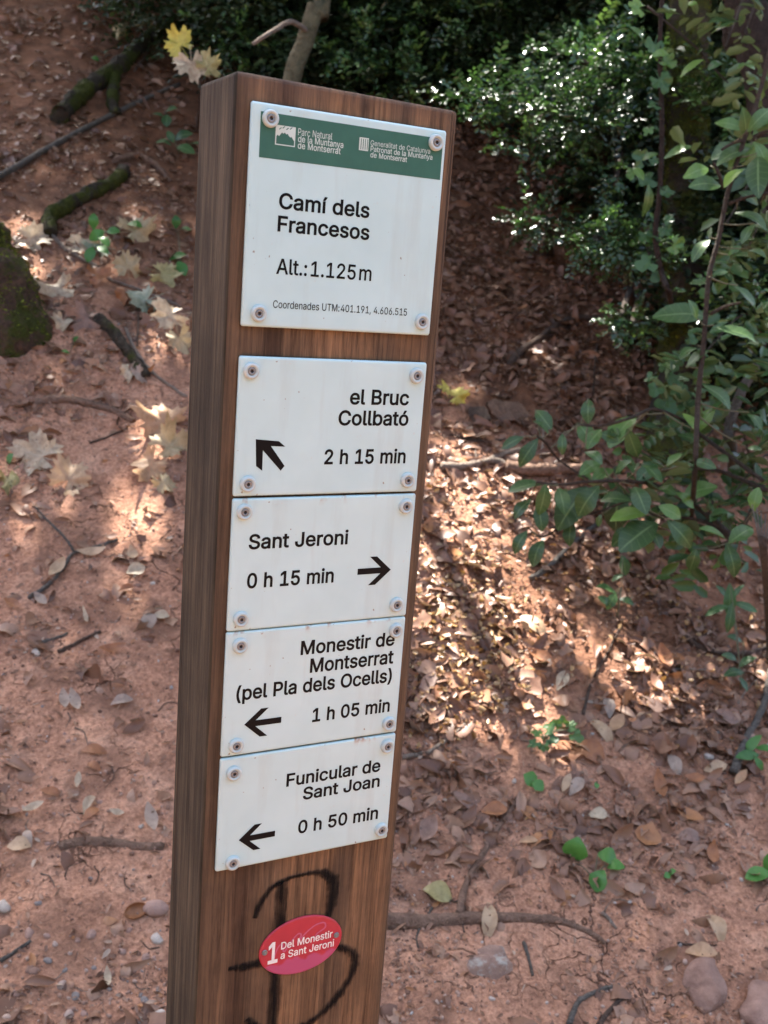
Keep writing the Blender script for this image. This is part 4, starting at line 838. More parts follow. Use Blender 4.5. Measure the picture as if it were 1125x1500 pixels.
tints = np.clip(rng.normal(.42, .24, len(P)), 0, 1); tints[(tints > .80) & (rng.random(len(P)) < .5)] = .35
# higher up the bank the leaf tints run darker
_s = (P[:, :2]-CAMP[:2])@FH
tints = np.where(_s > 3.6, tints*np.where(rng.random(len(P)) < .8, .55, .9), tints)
which = rng.integers(0, len(temps), len(P))
# the leaves that show largest become objects of their own
vis = (px > 5) & (px < 1120) & (py > 20) & (py < 1495)
behind_post = (px > 255-(py-750)*.02) & (px < 640-(py-500)*.08)
cand = np.where(vis & ~behind_post)[0]
depth = (P-CAMP)@FWD; score = S[cand]/depth[cand]*(1+.5*(py[cand] > 900))
big = cand[np.argsort(-score)[:290]]
rest = np.ones(len(P), bool); rest[big] = False
V_, F_, T_ = scatter(temps, which[rest], P[rest], Rm[rest], S[rest], tints[rest])
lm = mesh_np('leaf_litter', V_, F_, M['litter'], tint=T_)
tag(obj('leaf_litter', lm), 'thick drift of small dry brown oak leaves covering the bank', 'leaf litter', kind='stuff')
LM = {}
LMK_L = [(61, 677, 'the large pale lobed leaf'), (130, 150, 'the mossy log'), (60, 250, 'the long grey stick'), (110, 310, 'the mossy arched root'), (40, 430, 'the mossy trunk foot'), (165, 500, 'the rough dark root'), (100, 712, 'the tan lobed leaf'), (230, 670, 'the orange leaf cluster'),
         (110, 830, 'the forked grey twig'), (115, 945, 'the short reddish stick'), (230, 915, 'the pair of silvery leaves'), (105, 1045, 'the two lilac leaves'), (170, 1240, 'the flat root bulge'), (210, 1335, 'the nut shells'), (60, 1420, 'the gravel in the lower left corner')]
LMK_R = [(745, 612, 'the flat grey bark piece'), (665, 592, 'the yellow leaf'), (800, 500, 'the crooked branch up the bank'), (700, 690, 'the bleached forked stick'), (830, 830, 'the grey stick under the shrub'), (690, 960, 'the spill of tiny golden leaves'), (850, 990, 'the slender brown twig'), (800, 1070, 'the green seedling clump'),
         (850, 1110, 'the pair of round tan leaves'), (985, 1120, 'the grey pointed leaf'), (1040, 1010, 'the bent branch at the right edge'), (782, 1147, 'the single green seedling'), (640, 1230, 'the foot of the post'), (870, 1260, 'the round green seedlings'), (700, 1345, 'the surface root'), (722, 1408, 'the lichen rock'), (1034, 1450, 'the red corner rock'), (1040, 1230, 'the right edge of the clay'), (700, 1180, 'the leaf litter edge'), (830, 650, 'the hanging green shoot'), (900, 880, 'the little green sprig'), (700, 400, 'the top plate on the dark bank')]
def litter_leaf_mesh(k, b_):
    if (k, b_) not in LM: LM[(k, b_)] = mesh_np('fallen_leaf', temps[k][0], temps[k][1], M['litter'], tint=.08+b_*.125)
    return LM[(k, b_)]
for i in big:
    b_ = int(min(7, max(0, (tints[i]-.02)/.125)))
    o = bpy.data.objects.new('fallen_leaf', litter_leaf_mesh(int(which[i]), b_)); COL.objects.link(o)
    mm = Matrix.Identity(4)
    for a_ in range(3):
        for c_ in range(3): mm[a_][c_] = Rm[i][a_, c_]*S[i]
        mm[a_][3] = P[i][a_]
    o.matrix_world = mm
    colr = ['very dark brown', 'dark brown', 'brown', 'mid brown', 'pale brown', 'orange brown', 'tan', 'light tan'][b_]
    shp = ['flat', 'cupped', 'humped', 'rolled', 'arched', 'torn', 'broken', 'slim', 'curled'][int(which[i])]
    marks = LMK_L if px[i] < 450 else LMK_R
    mx = min(marks, key=lambda q: (q[0]-px[i])**2+(q[1]-py[i])**2); dx_, dy_ = px[i]-mx[0], py[i]-mx[1]
    side = ('right of' if dx_ > 0 else 'left of') if abs(dx_) > abs(dy_) else ('below' if dy_ > 0 else 'above')
    far = 'close ' if dx_*dx_+dy_*dy_ < 45**2 else ''
    tag(o, '%s %s oak leaf %s%s %s' % (colr, shp, far, side, mx[2]), 'leaf', 'small fallen leaves left of the post' if px[i] < 450 else 'fallen oak leaves right of the post')
# tiny golden box leaves in the drift beside the post
def dg_(px, py): return np.exp(-((px-690)/95)**2-((py-960)/100)**2)*.30+.05*sstep(560, 620, px)*sstep(1150, 900, py)*sstep(600, 800, py)
P, Rm, S, px, py = litter(52000, 2.0, 3.4, .013, .026, .03, dfun=dg_, tl=.7)
V_, F_, T_ = scatter([small6(1, .6, .3), small6(1, .7, -.3)], rng.integers(0, 2, len(P)), P+np.array([0, 0, .012]), Rm, S, rng.random(len(P)))
tag(obj('golden_leaf_scatter', mesh_np('golden_leaf_scatter', V_, F_, M['gold'], tint=T_)), 'spill of tiny golden box leaves in the sunlit drift beside the post', 'leaf litter', kind='stuff')
# crumbled leaf bits, soil crumbs and grit
def dc(px, py): return .5+0*px
P, Rm, S, px, py = litter(80000, 1.5, 4.6, .004, .013, .0, dfun=dc, tl=.5)
cv, cf = ico(1)
cr1 = cv*np.array([.5, .4, .3]); cr2 = cv*np.array([.5, .32, .25])+.08*np.sin(cv*5)
wh = rng.integers(0, 2, len(P))
V_, F_, T_ = scatter([(cr1, cf), (cr2, cf)], wh, P-np.array([0, 0, .003]), Rm, S*np.where(rng.random(len(P)) < .8, .7, 1.25), rng.random(len(P)))
M['crumb'] = leaf_mat('soil_crumb', [(0, (.14, .072, .05)), (.45, (.31, .175, .12)), (.8, (.43, .27, .20)), (.93, (.48, .34, .27)), (.97, (.28, .25, .23)), (1, (.62, .56, .5))], .9, 0, spec=.2)
tag(obj('soil_crumbs', mesh_np('soil_crumbs', V_, F_, M['crumb'], tint=T_)), 'crumbs of red soil and grit strewn over the clay', 'soil crumbs', kind='stuff')
P, Rm, S, px, py = litter(95000, 1.5, 5.0, .007, .022, .004, dfun=lambda a, b: .16+.84*dens(a, b), tl=.5)
fl1 = small6(1, .45, .15); fl2 = small6(1, .14, .1)
V_, F_, T_ = scatter([fl1, fl2], rng.integers(0, 2, len(P)), P+np.array([0, 0, .002]), Rm, S*1.2, np.clip(rng.normal(.5, .3, len(P)), 0, 1))
tag(obj('leaf_crumbs', mesh_np('leaf_crumbs', V_, F_, M['litter'], tint=T_)), 'broken bits of dry leaf and bark strewn over the soil', 'leaf crumbs', kind='stuff')

# ---- pebbles ------------------------------------------------------
def place_rock(name, me, px, py, label, cat, group=None, rz=None, sink=.3, h=.01, s=1., tilt=0):
    o = obj(name, me); q = at(px, py); n = hnormal(np.array([q[0]]), np.array([q[1]]))[0]
    rm = frames(n[None], np.array([rz if rz is not None else random.random()*6.28]), None)[0]
    mm = Matrix.Identity(4)
    for a_ in range(3):
        for c_ in range(3): mm[a_][c_] = rm[a_, c_]*s
        mm[a_][3] = q[a_]+n[a_]*h*s*(1-2*sink)
    o.matrix_world = mm; return tag(o, label, cat, group)
pm = [[rock_mesh('pebble', 2, .5, .38, .3, M['peb%d' % c], 11+k*5+c, .2) for k in range(3)] for c in range(5)]
def pebbles(n, x0, x1, y0, y1, s0, s1, label, group, cols=(0, 1, 0, 3, 4)):
    for _ in range(n):
        s_ = s0+(s1-s0)*random.random()**2
        c_ = random.choice(cols); x_, y_ = random.uniform(x0, x1), random.uniform(y0, y1)
        mx = min(LMK_L if x_ < 450 else LMK_R, key=lambda q: (q[0]-x_)**2+(q[1]-y_)**2); dx_, dy_ = x_-mx[0], y_-mx[1]
        side = ('right of' if dx_ > 0 else 'left of') if abs(dx_) > abs(dy_) else ('below' if dy_ > 0 else 'above')
        sz = 'tiny' if s_ < s0+(s1-s0)*.2 else ('small' if s_ < s0+(s1-s0)*.5 else 'larger')
        place_rock('pebble', random.choice(pm[c_]), x_, y_, '%s %s pebble %s %s' % (sz, ['reddish', 'dark red', 'pale', 'dark grey', 'pinkish tan'][c_], side, mx[2]), 'pebble', group, s=s_, h=.3, sink=.5)
pebbles(46, 4, 235, 1350, 1498, .010, .030, None, 'pebbles at the lower left')
pebbles(34, 4, 240, 780, 1350, .009, .020, None, 'little stones on the clay left of the post')
pebbles(22, 600, 1120, 1180, 1495, .008, .018, None, 'little stones at the lower right', (0, 1, 2, 4))
wp = rock_mesh('white_stone', 2, .5, .4, .3, M['white'], 3, .2)
for (a_, b_, s_, l_) in ((6, 1330, .035, 'white pebble at the left edge above the gravel'), (230, 1377, .030, 'squarish white pebble close to the post below the split nut'), (234, 1487, .026, 'white pebble in the lower left corner beside the post'), (207, 1211, .014, 'tiny white pebble left of the post beside a grey leaf'),
                       (53, 957, .028, 'white tipped stone on the clay at middle left'), (224, 855, .016, 'small white pebble beside the pale round leaf'), (1038, 1110, .028, 'white star shaped chip on the clay at right'), (922, 1322, .012, 'tiny white pebble right of the round green seedlings'), (1086, 1289, .013, 'tiny white pebble near the right edge'), (753, 1145, .016, 'tiny white pebble left of the single green seedling')):
    place_rock('white_stone', wp, a_, b_, l_, 'pebble', s=s_, h=.3)
place_rock('rock', rock_mesh('rock', 4, .078, .060, .045, M['lrock'], 21, .3, 16), 722, 1410, 'half buried rock with grey lichen below the root at lower right', 'rock', rz=2.3, h=.03, sink=.95)
place_rock('rock', rock_mesh('rock', 4, .062, .048, .040, M['rock'], 33, .22, 14), 1034, 1446, 'angular red rock poking from the clay in the lower right corner', 'rock', rz=.6, h=.03, sink=.45)
place_rock('rock', rock_mesh('rock', 4, .10, .09, .05, M['rock'], 41, .3, 9), 1140, 1500, 'larger mossy stone cut off by the lower right corner', 'rock', rz=.6, h=.03, sink=.6)
place_rock('rock', rock_mesh('rock', 4, .085, .06, .05, M['ochrock'], 45, .3, 12), 214, 38, 'ochre rock at the top left behind the mossy log', 'rock', rz=.4, h=.03, sink=.2)
place_rock('rock', rock_mesh('rock', 4, .12, .04, .035, M['ochrock'], 47, .3, 9), 178, 50, 'low ochre stone leaning on the mossy log at top left', 'rock', rz=1.1, h=.03, sink=.2)
# root flare of a mossy tree cut by the left edge
q = at(-15, 520); boul = empty('mossy_tree', tuple(q)); tag(boul, 'flared mossy foot of a tree trunk cut off by the left edge of the picture', 'tree')
D0 = np.linalg.norm(q-CAMP)
fp = cr_points([at(8, 462)-np.array([0, 0, .45]), at(2, 462)-np.array([0, 0, .05]), CAMP+ray(-30, 385)*D0*.985, CAMP+ray(-80, 310)*D0, CAMP+ray(-150, 200)*D0, CAMP+ray(-240, -60)*D0, CAMP+ray(-240, -60)*D0+np.array([-.3, .1, 2.5])], 10)
fr = np.interp(np.linspace(0, 1, len(fp)), [0, .15, .3, .5, 1], [.19, .165, .13, .115, .09]); fr = fr*(1+.10*np.sin(np.arange(len(fr))*.9))
tube_obj('trunk', [(fp, fr)], M['mrock'], 30, .09, boul)
n_ = 16000; k = rng.random(n_)*30; i = k.astype(int); f_ = (k-i)[:, None]; c = fp[i]*(1-f_)+fp[i+1]*f_
u = rng.normal(size=(n_, 3)); u /= np.linalg.norm(u, axis=1, keepdims=True); pp = c+u*np.interp(k, np.arange(len(fp)), fr)[:, None]*(1+.08*rng.random((n_, 1)))
kk = (u@RIGHT*.5+u[:, 2]+.9*fbm(pp[:, 0]*9, pp[:, 1]*9+pp[:, 2]*7, 3, 4)) > .25; pp = pp[kk]; u = u[kk]
V_, F_, T_ = scatter([diamond(1, .35)], np.zeros(len(pp), int), pp, frames(u, rng.random(len(pp))*6.28, rng.normal(size=(len(pp), 3))*1.4), .007+.011*rng.random(len(pp)), rng.random(len(pp)))
o = obj('moss', mesh_np('moss', V_-q, F_, M['moss'], tint=T_), boul, (0, 0, 0)); tag(o, kind='stuff')

# ---- roots, logs, sticks -----------------------------------------
def zc(pts, ox, oy, k): return [(ox+a/k, oy+b/k) for a, b in pts]
Z5 = lambda p: zc(p, 0, 0, 3.309); Z6 = lambda p: zc(p, 0, 300, 3.261); Z8 = lambda p: zc(p, 600, 450, 2.143); Z7 = lambda p: zc(p, 600, 0, 2.143)
ZA = lambda p: zc(p, 560, 900, 1.991); ZB = lambda p: zc(p, 0, 740, 3.946); ZC = lambda p: zc(p, 0, 1100, 3.75); ZD = lambda p: zc(p, 700, 540, 2.647)
log = empty('mossy_log', tuple(at(130, 150))); tag(log, 'forked mossy dead log lying on the slope at the top left', 'log')
def part_tube(name, parent, px, r0, r1, m_, lift=.7, sides=14, rough=.17, sub=12, wob=.012):
    P_, rad = ground_path(px, r0, r1, lift, sub, wob); rad = rad*(1+.22*fbm(np.arange(len(rad))*.23+r0*900, np.zeros(len(rad)), 3)); return tube_obj(name, [(P_, rad)], m_, sides, rough, parent)
part_tube('trunk', log, Z5([(290, 600), (360, 520), (480, 420), (600, 330), (700, 230), (790, 150)]), .040, .034, M['mossbark'], .8)
part_tube('branch_stub', log, Z5([(555, 380), (550, 450), (545, 530), (560, 570)]), .030, .024, M['mossbark'], .8)
rt = empty('arched_root', tuple(at(80, 340))); tag(rt, 'thick mossy root arching out of the slope at upper left', 'root')
part_tube('root', rt, Z5([(245, 1160), (240, 1080), (320, 1030), (440, 960), (560, 900), (600, 850)]), .030, .026, M['mossbark'], .8)
part_tube('root', rt, Z5([(560, 800), (600, 780), (680, 770), (760, 820), (825, 890)]), .016, .010, M['root'], .9, 8)
stick('long_stick', Z5([(-40, 890), (200, 750), (400, 640), (560, 560), (700, 490), (870, 420)]), .013, .010, M['greystick'], 'long straight grey stick lying across the slope at upper left', 'stick', .9, rough=.06)
stick('thin_twig', Z5([(650, 370), (700, 300), (730, 240), (760, 150)]), .006, .004, M['stick'], 'curved thin twig hanging over the mossy log', 'twig', 4)
stick('bare_twig', Z6([(245, 150), (300, 210), (380, 260), (470, 310), (540, 370), (660, 410), (860, 492)]), .0075, .004, M['palestick'], 'long pale twig running down behind the grey leaves at left', 'twig', 1.2)
stick('bare_twig', Z6([(600, 600), (640, 690), (700, 780), (780, 850), (890, 925)]), .006, .005, M['palestick'], 'pale twig slanting down to the post at left', 'twig', 1.2)
stick('bare_twig', Z6([(600, 440), (650, 490), (660, 560), (655, 690)]), .004, .003, M['stick'], 'upright brown twig below the curled grey leaf', 'twig', 4)
stick('exposed_root', Z6([(170, 950), (300, 935), (430, 955), (540, 985), (640, 1040)]), .016, .010, M['root'], 'smooth reddish root breaking the clay left of the post', 'root', .2)
stick('exposed_root', Z6([(470, 560), (540, 620), (600, 700), (680, 800), (700, 830)]), .024, .016, M['mossbark'], 'rough dark root among curled leaves left of the post', 'root', .4, sides=10)
stick('bare_twig', Z6([(430, 1145), (520, 1110), (610, 1070)]), .0035, .0025, M['stick'], 'thin twig pointing at the big orange leaf', 'twig', 1)
stick('forked_twig', ZB([(165, 550), (240, 500), (310, 440), (380, 350), (420, 290), (540, 255), (680, 205)]), .0065, .004, M['greystick'], 'forked grey twig on the clay at middle left', 'twig', .9, branches=[(ZB([(425, 270), (380, 200), (280, 100), (200, 10)]), .004, .0025)])
stick('stick_piece', ZB([(335, 858), (430, 810), (580, 738)]), .006, .004, M['stick'], 'short reddish stick on the clay left of the post', 'stick', .8)
stick('stick_piece', ZB([(240, 805), (320, 775), (392, 748)]), .005, .003, M['greystick'], 'short dark stick just above the reddish one', 'stick', .8)
stick('stick_piece', ZC([(0, 1165), (80, 1110), (170, 1050)]), .0045, .003, M['greystick'], 'dark twig at the left edge above the pebbles', 'twig', .8)
stick('exposed_root', ZC([(330, 530), (450, 490), (620, 500), (760, 520), (900, 520)]), .014, .011, M['root'], 'flat root bulge under the clay at lower left', 'root', -.35)
stick('surface_root', ZA([(-30, 895), (60, 897), (170, 893), (240, 888), (330, 885), (430, 885), (520, 895), (600, 925), (650, 960)]), .022, .005, M['root'], 'grey brown surface root running right from the foot of the post', 'root', -.12, sides=12, rough=.09)
stick('bare_twig', ZA([(225, 880), (245, 790), (330, 640), (400, 530)]), .010, .005, M['root'], 'dark root rising up the slope from the surface root', 'root', .4)
stick('bare_twig', ZA([(585, 300), (610, 200), (660, 110), (700, 20)]), .005, .003, M['stick'], 'slender brown twig beside the upright pale leaf', 'twig', 1.4)
stick('forked_twig', ZA([(545, 1200), (570, 1135), (620, 1105), (692, 1083)]), .0065, .004, M['greystick'], 'crooked grey twig at the bottom right of centre', 'twig', .7)
stick('stick_piece', ZA([(630, 1200), (670, 1150), (712, 1110)]), .0055, .004, M['stick'], 'short twig beside the crooked grey one at the bottom', 'twig', .5)
stick('stick_piece', ZA([(412, 960), (425, 1000), (438, 1055)]), .0045, .003, M['greystick'], 'thin dark twig beside the lichen rock', 'twig', .7)
stick('bare_twig', ZA([(60, 425), (130, 410), (190, 370), (240, 325)]), .0065, .004, M['palestick'], 'curled pale twig close to the right side of the post', 'twig', 1.2)
stick('bare_twig', ZA([(190, 840), (225, 845), (245, 870), (235, 910), (240, 930)]), .0022, .0016, M['stick'], 'thin looping tendril over the surface root', 'twig', 2)
stick('bare_twig', ZA([(145, 860), (120, 900), (100, 940), (105, 975)]), .0028, .0018, M['greystick'], 'little grey stalk below the olive leaf', 'twig', 1)
stick('stick_piece', ZA([(640, 875), (660, 890), (682, 918)]), .0055, .003, M['palestick'], 'short whitish chip of wood on the lower right clay', 'stick', .7)
stick('stick_piece', ZA([(860, 962), (920, 965), (975, 966)]), .0028, .002, M['stick'], 'tiny straight twig above the red corner rock', 'twig', .7)
stick('bare_twig', ZA([(1020, 480), (1060, 380), (1105, 290), (1130, 170)]), .012, .008, M['greystick'], 'bent grey branch at the right edge among green stems', 'branch', 1.5)
stick('bare_twig', ZA([(880, 75), (940, 110), (1000, 122), (1060, 122), (1130, 100)]), .008, .006, M['stick'], 'brown branch lying over leaves near the right edge', 'branch', 1.2)
stick('bare_twig', ZA([(850, 165), (930, 165), (1010, 155), (1110, 150)]), .0035, .002, M['palestick'], 'thin horizontal twig near the right edge', 'twig', 1.5)
stick('bare_twig', ZA([(1020, 300), (1060, 230), (1110, 180)]), .003, .002, M['palestick'], 'thin pale twig leaning against the bent branch', 'twig', 3)
stick('bare_twig', ZA([(500, 625), (570, 628), (650, 612)]), .0022, .0015, M['palestick'], 'hair thin stalk behind the pale curled leaf', 'twig', 1.2)
stick('forked_branch', Z8([(100, 512), (170, 510), (240, 492), (290, 470), (345, 452)]), .015, .008, M['palestick'], 'bleached forked stick in the sun right of the post', 'stick', .9, branches=[(Z8([(250, 490), (290, 500), (310, 525)]), .012, .012)])
stick('dead_branch', Z8([(300, 520), (360, 530), (440, 528), (545, 525)]), .024, .020, M['root'], 'thick reddish dead branch behind the green leaves', 'branch', .9)
stick('bare_twig', Z8([(120, 402), (180, 418), (240, 424), (305, 418)]), .004, .003, M['stick'], 'thin twig below the flat grey bark piece', 'twig', 1.4)
stick('bare_twig', Z8([(418, 400), (415, 450), (402, 525)]), .004, .003, M['palestick'], 'upright pale twig in the sunny patch', 'twig', 5)
stick('bare_twig', Z8([(205, 460), (212, 520), (215, 575)]), .003, .002, M['palestick'], 'short upright pale stalk left of the sunny patch', 'twig', 4)
stick('dead_branch', Z8([(315, 190), (350, 150), (400, 115), (450, 75), (520, 40), (570, 42), (622, 32)]), .017, .010, M['stick'], 'crooked branch lying on dark leaves up the bank', 'branch', .9, branches=[(Z8([(395, 115), (440, 95), (530, 55)]), .008, .005)])
stick('dead_branch', Z8([(380, 862), (440, 820), (510, 750), (590, 682)]), .010, .007, M['greystick'], 'grey stick slanting under the hanging green leaves', 'stick', .9)
stick('bare_twig', Z8([(590, 110), (580, 190), (575, 290)]), .004, .003, M['stick'], 'thin upright stem on the dark bank', 'twig', 5)
stick('bare_twig', Z8([(470, 220), (500, 250), (530, 290)]), .005, .003, M['stick'], 'short twig on the dark bank above the leaves', 'twig', 1)
stick('bare_twig', Z8([(130, 860), (200, 890), (290, 930)]), .003, .002, M['stick'], 'hair thin twig in the leaf drift', 'twig', 2)
for k in range(36):      # fine rootlets and needles
    x0, y0 = (random.uniform(5, 250), random.uniform(560, 1450)) if k % 3 else (random.uniform(600, 1110), random.uniform(1000, 1480))
    a_ = random.random()*6.28; L_ = random.uniform(14, 42)
    stick('fine_twig', [(x0, y0), (x0+L_*.5*math.cos(a_), y0+L_*.5*math.sin(a_)), (x0+L_*math.cos(a_+.5), y0+L_*math.sin(a_+.5))], .0016, .0009, M[random.choice(['stick', 'palestick', 'greystick'])],
          'fine rootlet on the clay ' + (lambda mx: ('right of ' if x0 > mx[0] else 'left of ')+mx[2])(min(LMK_L if x0 < 450 else LMK_R, key=lambda q: (q[0]-x0)**2+(q[1]-y0)**2)), 'twig', 1, sides=4, sub=3, group='fine rootlets on the clay')
# flat grey bark piece
def shard(px, py, wpx, hpx, m_, label, rz, cat='bark'):
    q = at(px, py, .02); d = np.linalg.norm(q-CAMP)/FPX; n_ = 22; V_ = []; r_ = random.Random(int(px))
    pts = [(wpx*d*.5*(abs(math.cos(t))**.6)*math.copysign(1, math.cos(t))*(1+.14*r_.uniform(-1, 1)), hpx*d*.9*(abs(math.sin(t))**.6)*math.copysign(1, math.sin(t))*(1+.2*r_.uniform(-1, 1))) for t in np.linspace(0, 6.283, n_, endpoint=False)]
    for z_ in (0, .004): V_ += [(a_, b_, z_+.10*a_*a_/(wpx*d)+.006*math.sin(a_*60)) for a_, b_ in pts]
    V_ += [(0, 0, 0), (0, 0, .0055)]
    F_ = [(i, (i+1) % n_, n_+(i+1) % n_, n_+i) for i in range(n_)]+[((i+1) % n_, i, 2*n_) for i in range(n_)]+[(n_+i, n_+(i+1) % n_, 2*n_+1) for i in range(n_)]
    o = obj('bark_piece', mesh_np('bark_piece', V_, F_, m_, smooth=False)); nn = hnormal(np.array([q[0]]), np.array([q[1]]))
    rm = frames(nn, np.array([rz]))[0]; mm = Matrix.Identity(4)
    for a_ in range(3):
        for c_ in range(3): mm[a_][c_] = rm[a_, c_]
        mm[a_][3] = q[a_]
    o.matrix_world = mm; tag(o, label, cat)
rzR = math.atan2(RH[1], RH[0])
shard(745, 612, 62, 26, M['root'], 'flat grey piece of bark on the leaves right of the post', rzR-.15)
shard(700, 615, 30, 18, M['stick'], 'smaller brownish bark chip left of the flat grey one', rzR+.3)

# ---- single notable leaves ---------------------------------------
def setm(o, q, rm, s=1.):
    mm = Matrix.Identity(4)
    for a_ in range(3):
        for c_ in range(3): mm[a_][c_] = rm[a_, c_]*s
        mm[a_][3] = q[a_]
    o.matrix_world = mm
def ang_px(px, py, deg):
    """heading on the ground that shows at this angle in the picture"""
    a_ = at(px, py); b_ = at(px+20*math.cos(R(deg)), py+20*math.sin(R(deg))); return math.atan2(b_[1]-a_[1], b_[0]-a_[0])
def big_leaf(px, py, rpx, deg, mk, label, seed, curl=.3, lobes=5, depth=.20, lift=.02, face=.35, name='lobed_leaf'):
    q = at(px, py, lift); Rd = rpx*np.linalg.norm(q-CAMP)/FPX
    v, f = lobed(1, lobes, depth, curl*1.7, seed)
    v = v*np.array([1, random.uniform(.68, 1.0), 1]); me = mesh_np(name, v*Rd, f, M['L'+mk])
    o = obj(name, me); n = hnormal(np.array([q[0]]), np.array([q[1]])); tocam = (CAMP-q); tocam /= np.linalg.norm(tocam)
    n = n*(1-face)+tocam[None]*face
    setm(o, q, frames(n, np.array([ang_px(px, py, deg)]))[0]); return tag(o, label, 'leaf')
big_leaf(240, 632, 50, -150, 'orange', 'large lobed orange leaf touching the left side of the post, topmost of the cluster', 1, .22, lift=.03)
big_leaf(243, 668, 38, -20, 'ochre', 'curled golden leaf in the middle of the cluster beside the post', 2, .35, lift=.03)
big_leaf(224, 694, 40, 120, 'orange', 'bright orange lobed leaf at the lower left of the cluster beside the post', 3, .4, lift=.035)
big_leaf(238, 716, 30, 60, 'ochre', 'small ochre leaf lowest in the cluster beside the post', 4, .25)
big_leaf(61, 678, 44, 200, 'pale', 'large pale grey lobed leaf lying on the clay at far left', 5, .22, face=.5)
big_leaf(100, 712, 44, -60, 'tan', 'large tan lobed leaf with yellow edges on the clay at left', 6, .18, face=.5)
big_leaf(12, 712, 34, 95, 'olive', 'narrow olive leaf at the left edge beside the pale one', 7, .5, 3)
big_leaf(215, 452, 36, 150, 'sage', 'grey green curled leaf behind the pale twig', 8, .45, lift=.03, face=.5)
big_leaf(250, 478, 38, 170, 'pale', 'whitish leaf with dark spots beside the post', 9, .25, lift=.04, face=.55)
big_leaf(262, 508, 32, 80, 'ochre', 'orange brown leaf hanging down beside the post', 10, .4, lift=.03, face=.55)
big_leaf(187, 404, 32, -100, 'ochre', 'yellow brown leaf standing behind the crossing twigs', 12, .4, lift=.03, face=.6)
big_leaf(238, 412, 32, 20, 'olive', 'olive yellow leaf right of the yellow brown one', 13, .4, lift=.03, face=.5)
big_leaf(195, 350, 36, -10, 'ochre', 'pale ochre curled leaf beside the green seedling', 14, .4, lift=.03, face=.4)
big_leaf(182, 442, 26, 100, 'rust', 'rust brown folded leaf above the grey green one', 15, .6, 3, lift=.03)
big_leaf(128, 475, 36, 190, 'brown', 'dull brown leaf lying in front of the rough dark root', 16, .35, lift=.02)
big_leaf(142, 416, 26, 0, 'rust', 'orange brown leaf with curled rim above the brown one', 17, .5, 3, lift=.03)
big_leaf(88, 430, 44, 160, 'pale', 'long whitish curled leaf right of the mossy trunk foot', 18, .6, 3, .35, lift=.02)
big_leaf(42, 358, 34, 20, 'pale', 'sunlit pale leaf above the mossy trunk foot', 19, .3, lift=.02)
big_leaf(112, 366, 30, 10, 'pale', 'flat white leaf below the green seedling at left', 20, .2, 3, lift=.02)
big_leaf(145, 370, 28, -170, 'sage', 'pale green leaf under the seedling at left', 21, .3, lift=.02)
big_leaf(188, 552, 24, 110, 'pale', 'grey white narrow leaf below the rough dark root', 22, .5, 3)
big_leaf(93, 480, 22, 100, 'pale', 'small white leaf on edge beside the mossy trunk foot', 23, .6, 3)
big_leaf(200, 553, 20, 70, 'grey', 'small lilac grey leaf below the rough dark root', 24, .4, 3)
def in_front(px, py, off):
    q = at(px, py); d = q-CAMP; return CAMP+d*(1-off/np.linalg.norm(d))
ys = empty('yellowing_seedling', tuple(at(288, 190))); tag(ys, 'wilted seedling with yellow and whitish leaves just above the top left corner of the post', 'seedling')
for k, (a_, b_, r_, dg2, mk, lb) in enumerate(((264, 66, 30, -125, 'yellow', 'bright yellow curled leaf'), (281, 92, 36, 80, 'pale', 'big whitish leaf'), (304, 98, 27, -40, 'olive', 'mustard coloured leaf'))):
    q = in_front(a_, b_, 1.5); Rd = r_*float((q-CAMP)@FWD)/FPX; v, f = lobed(1, 5, .22, .55, 60+k*3)
    tc = CAMP-q; tc /= np.linalg.norm(tc); X = RIGHT*math.cos(R(dg2))-UPV*math.sin(R(dg2)); n_ = tc+np.array([.15*k-.1, 0, .5]); n_ /= np.linalg.norm(n_); X = X-n_*X.dot(n_); X /= np.linalg.norm(X); Y_ = np.cross(n_, X)
    V_ = (v*Rd)@np.stack([X, Y_, n_])+q-np.array(ys.location); o = obj('leaf', mesh_np('leaf', V_, f, M['L'+mk]), ys, (0, 0, 0)); o['label'] = lb
    P_ = cr_points([np.array(ys.location), (np.array(ys.location)+q)/2+np.array([.03, -.05, .12]), q-X*Rd*.5], 5); tube_obj('stem', [(P_, np.linspace(.004, .002, len(P_)))], M['stick'], 6, .1, ys)
big_leaf(668, 592, 24, -20, 'yellow', 'bright yellow leaf right of the post among brown ones', 28, .5, lift=.03, face=.6)
big_leaf(648, 578, 16, 60, 'yellow', 'small yellow leaf almost hidden by the right side of the post', 29, .4, lift=.03, face=.6)
def oak_leaf(px, py, lpx, deg, mk, label, wid=.5, cup=.3, bend=.3, lift=.012, seed=0, face=.2, twist=0.):
    q = at(px, py, lift); L_ = lpx*np.linalg.norm(q-CAMP)/FPX
    v, f = blade(L_, L_*wid, 8, cup, bend, .03, .15, .08, twist, seed); me = mesh_np('oval_leaf', v, f, M['L'+mk]); o = obj('oval_leaf', me)
    n = hnormal(np.array([q[0]]), np.array([q[1]])); tc = (CAMP-q); tc /= np.linalg.norm(tc)
    setm(o, q, frames(n*(1-face)+tc[None]*face, np.array([ang_px(px, py, deg)]))[0]); return tag(o, label, 'leaf')
def oz(p, z): return z([p])[0]
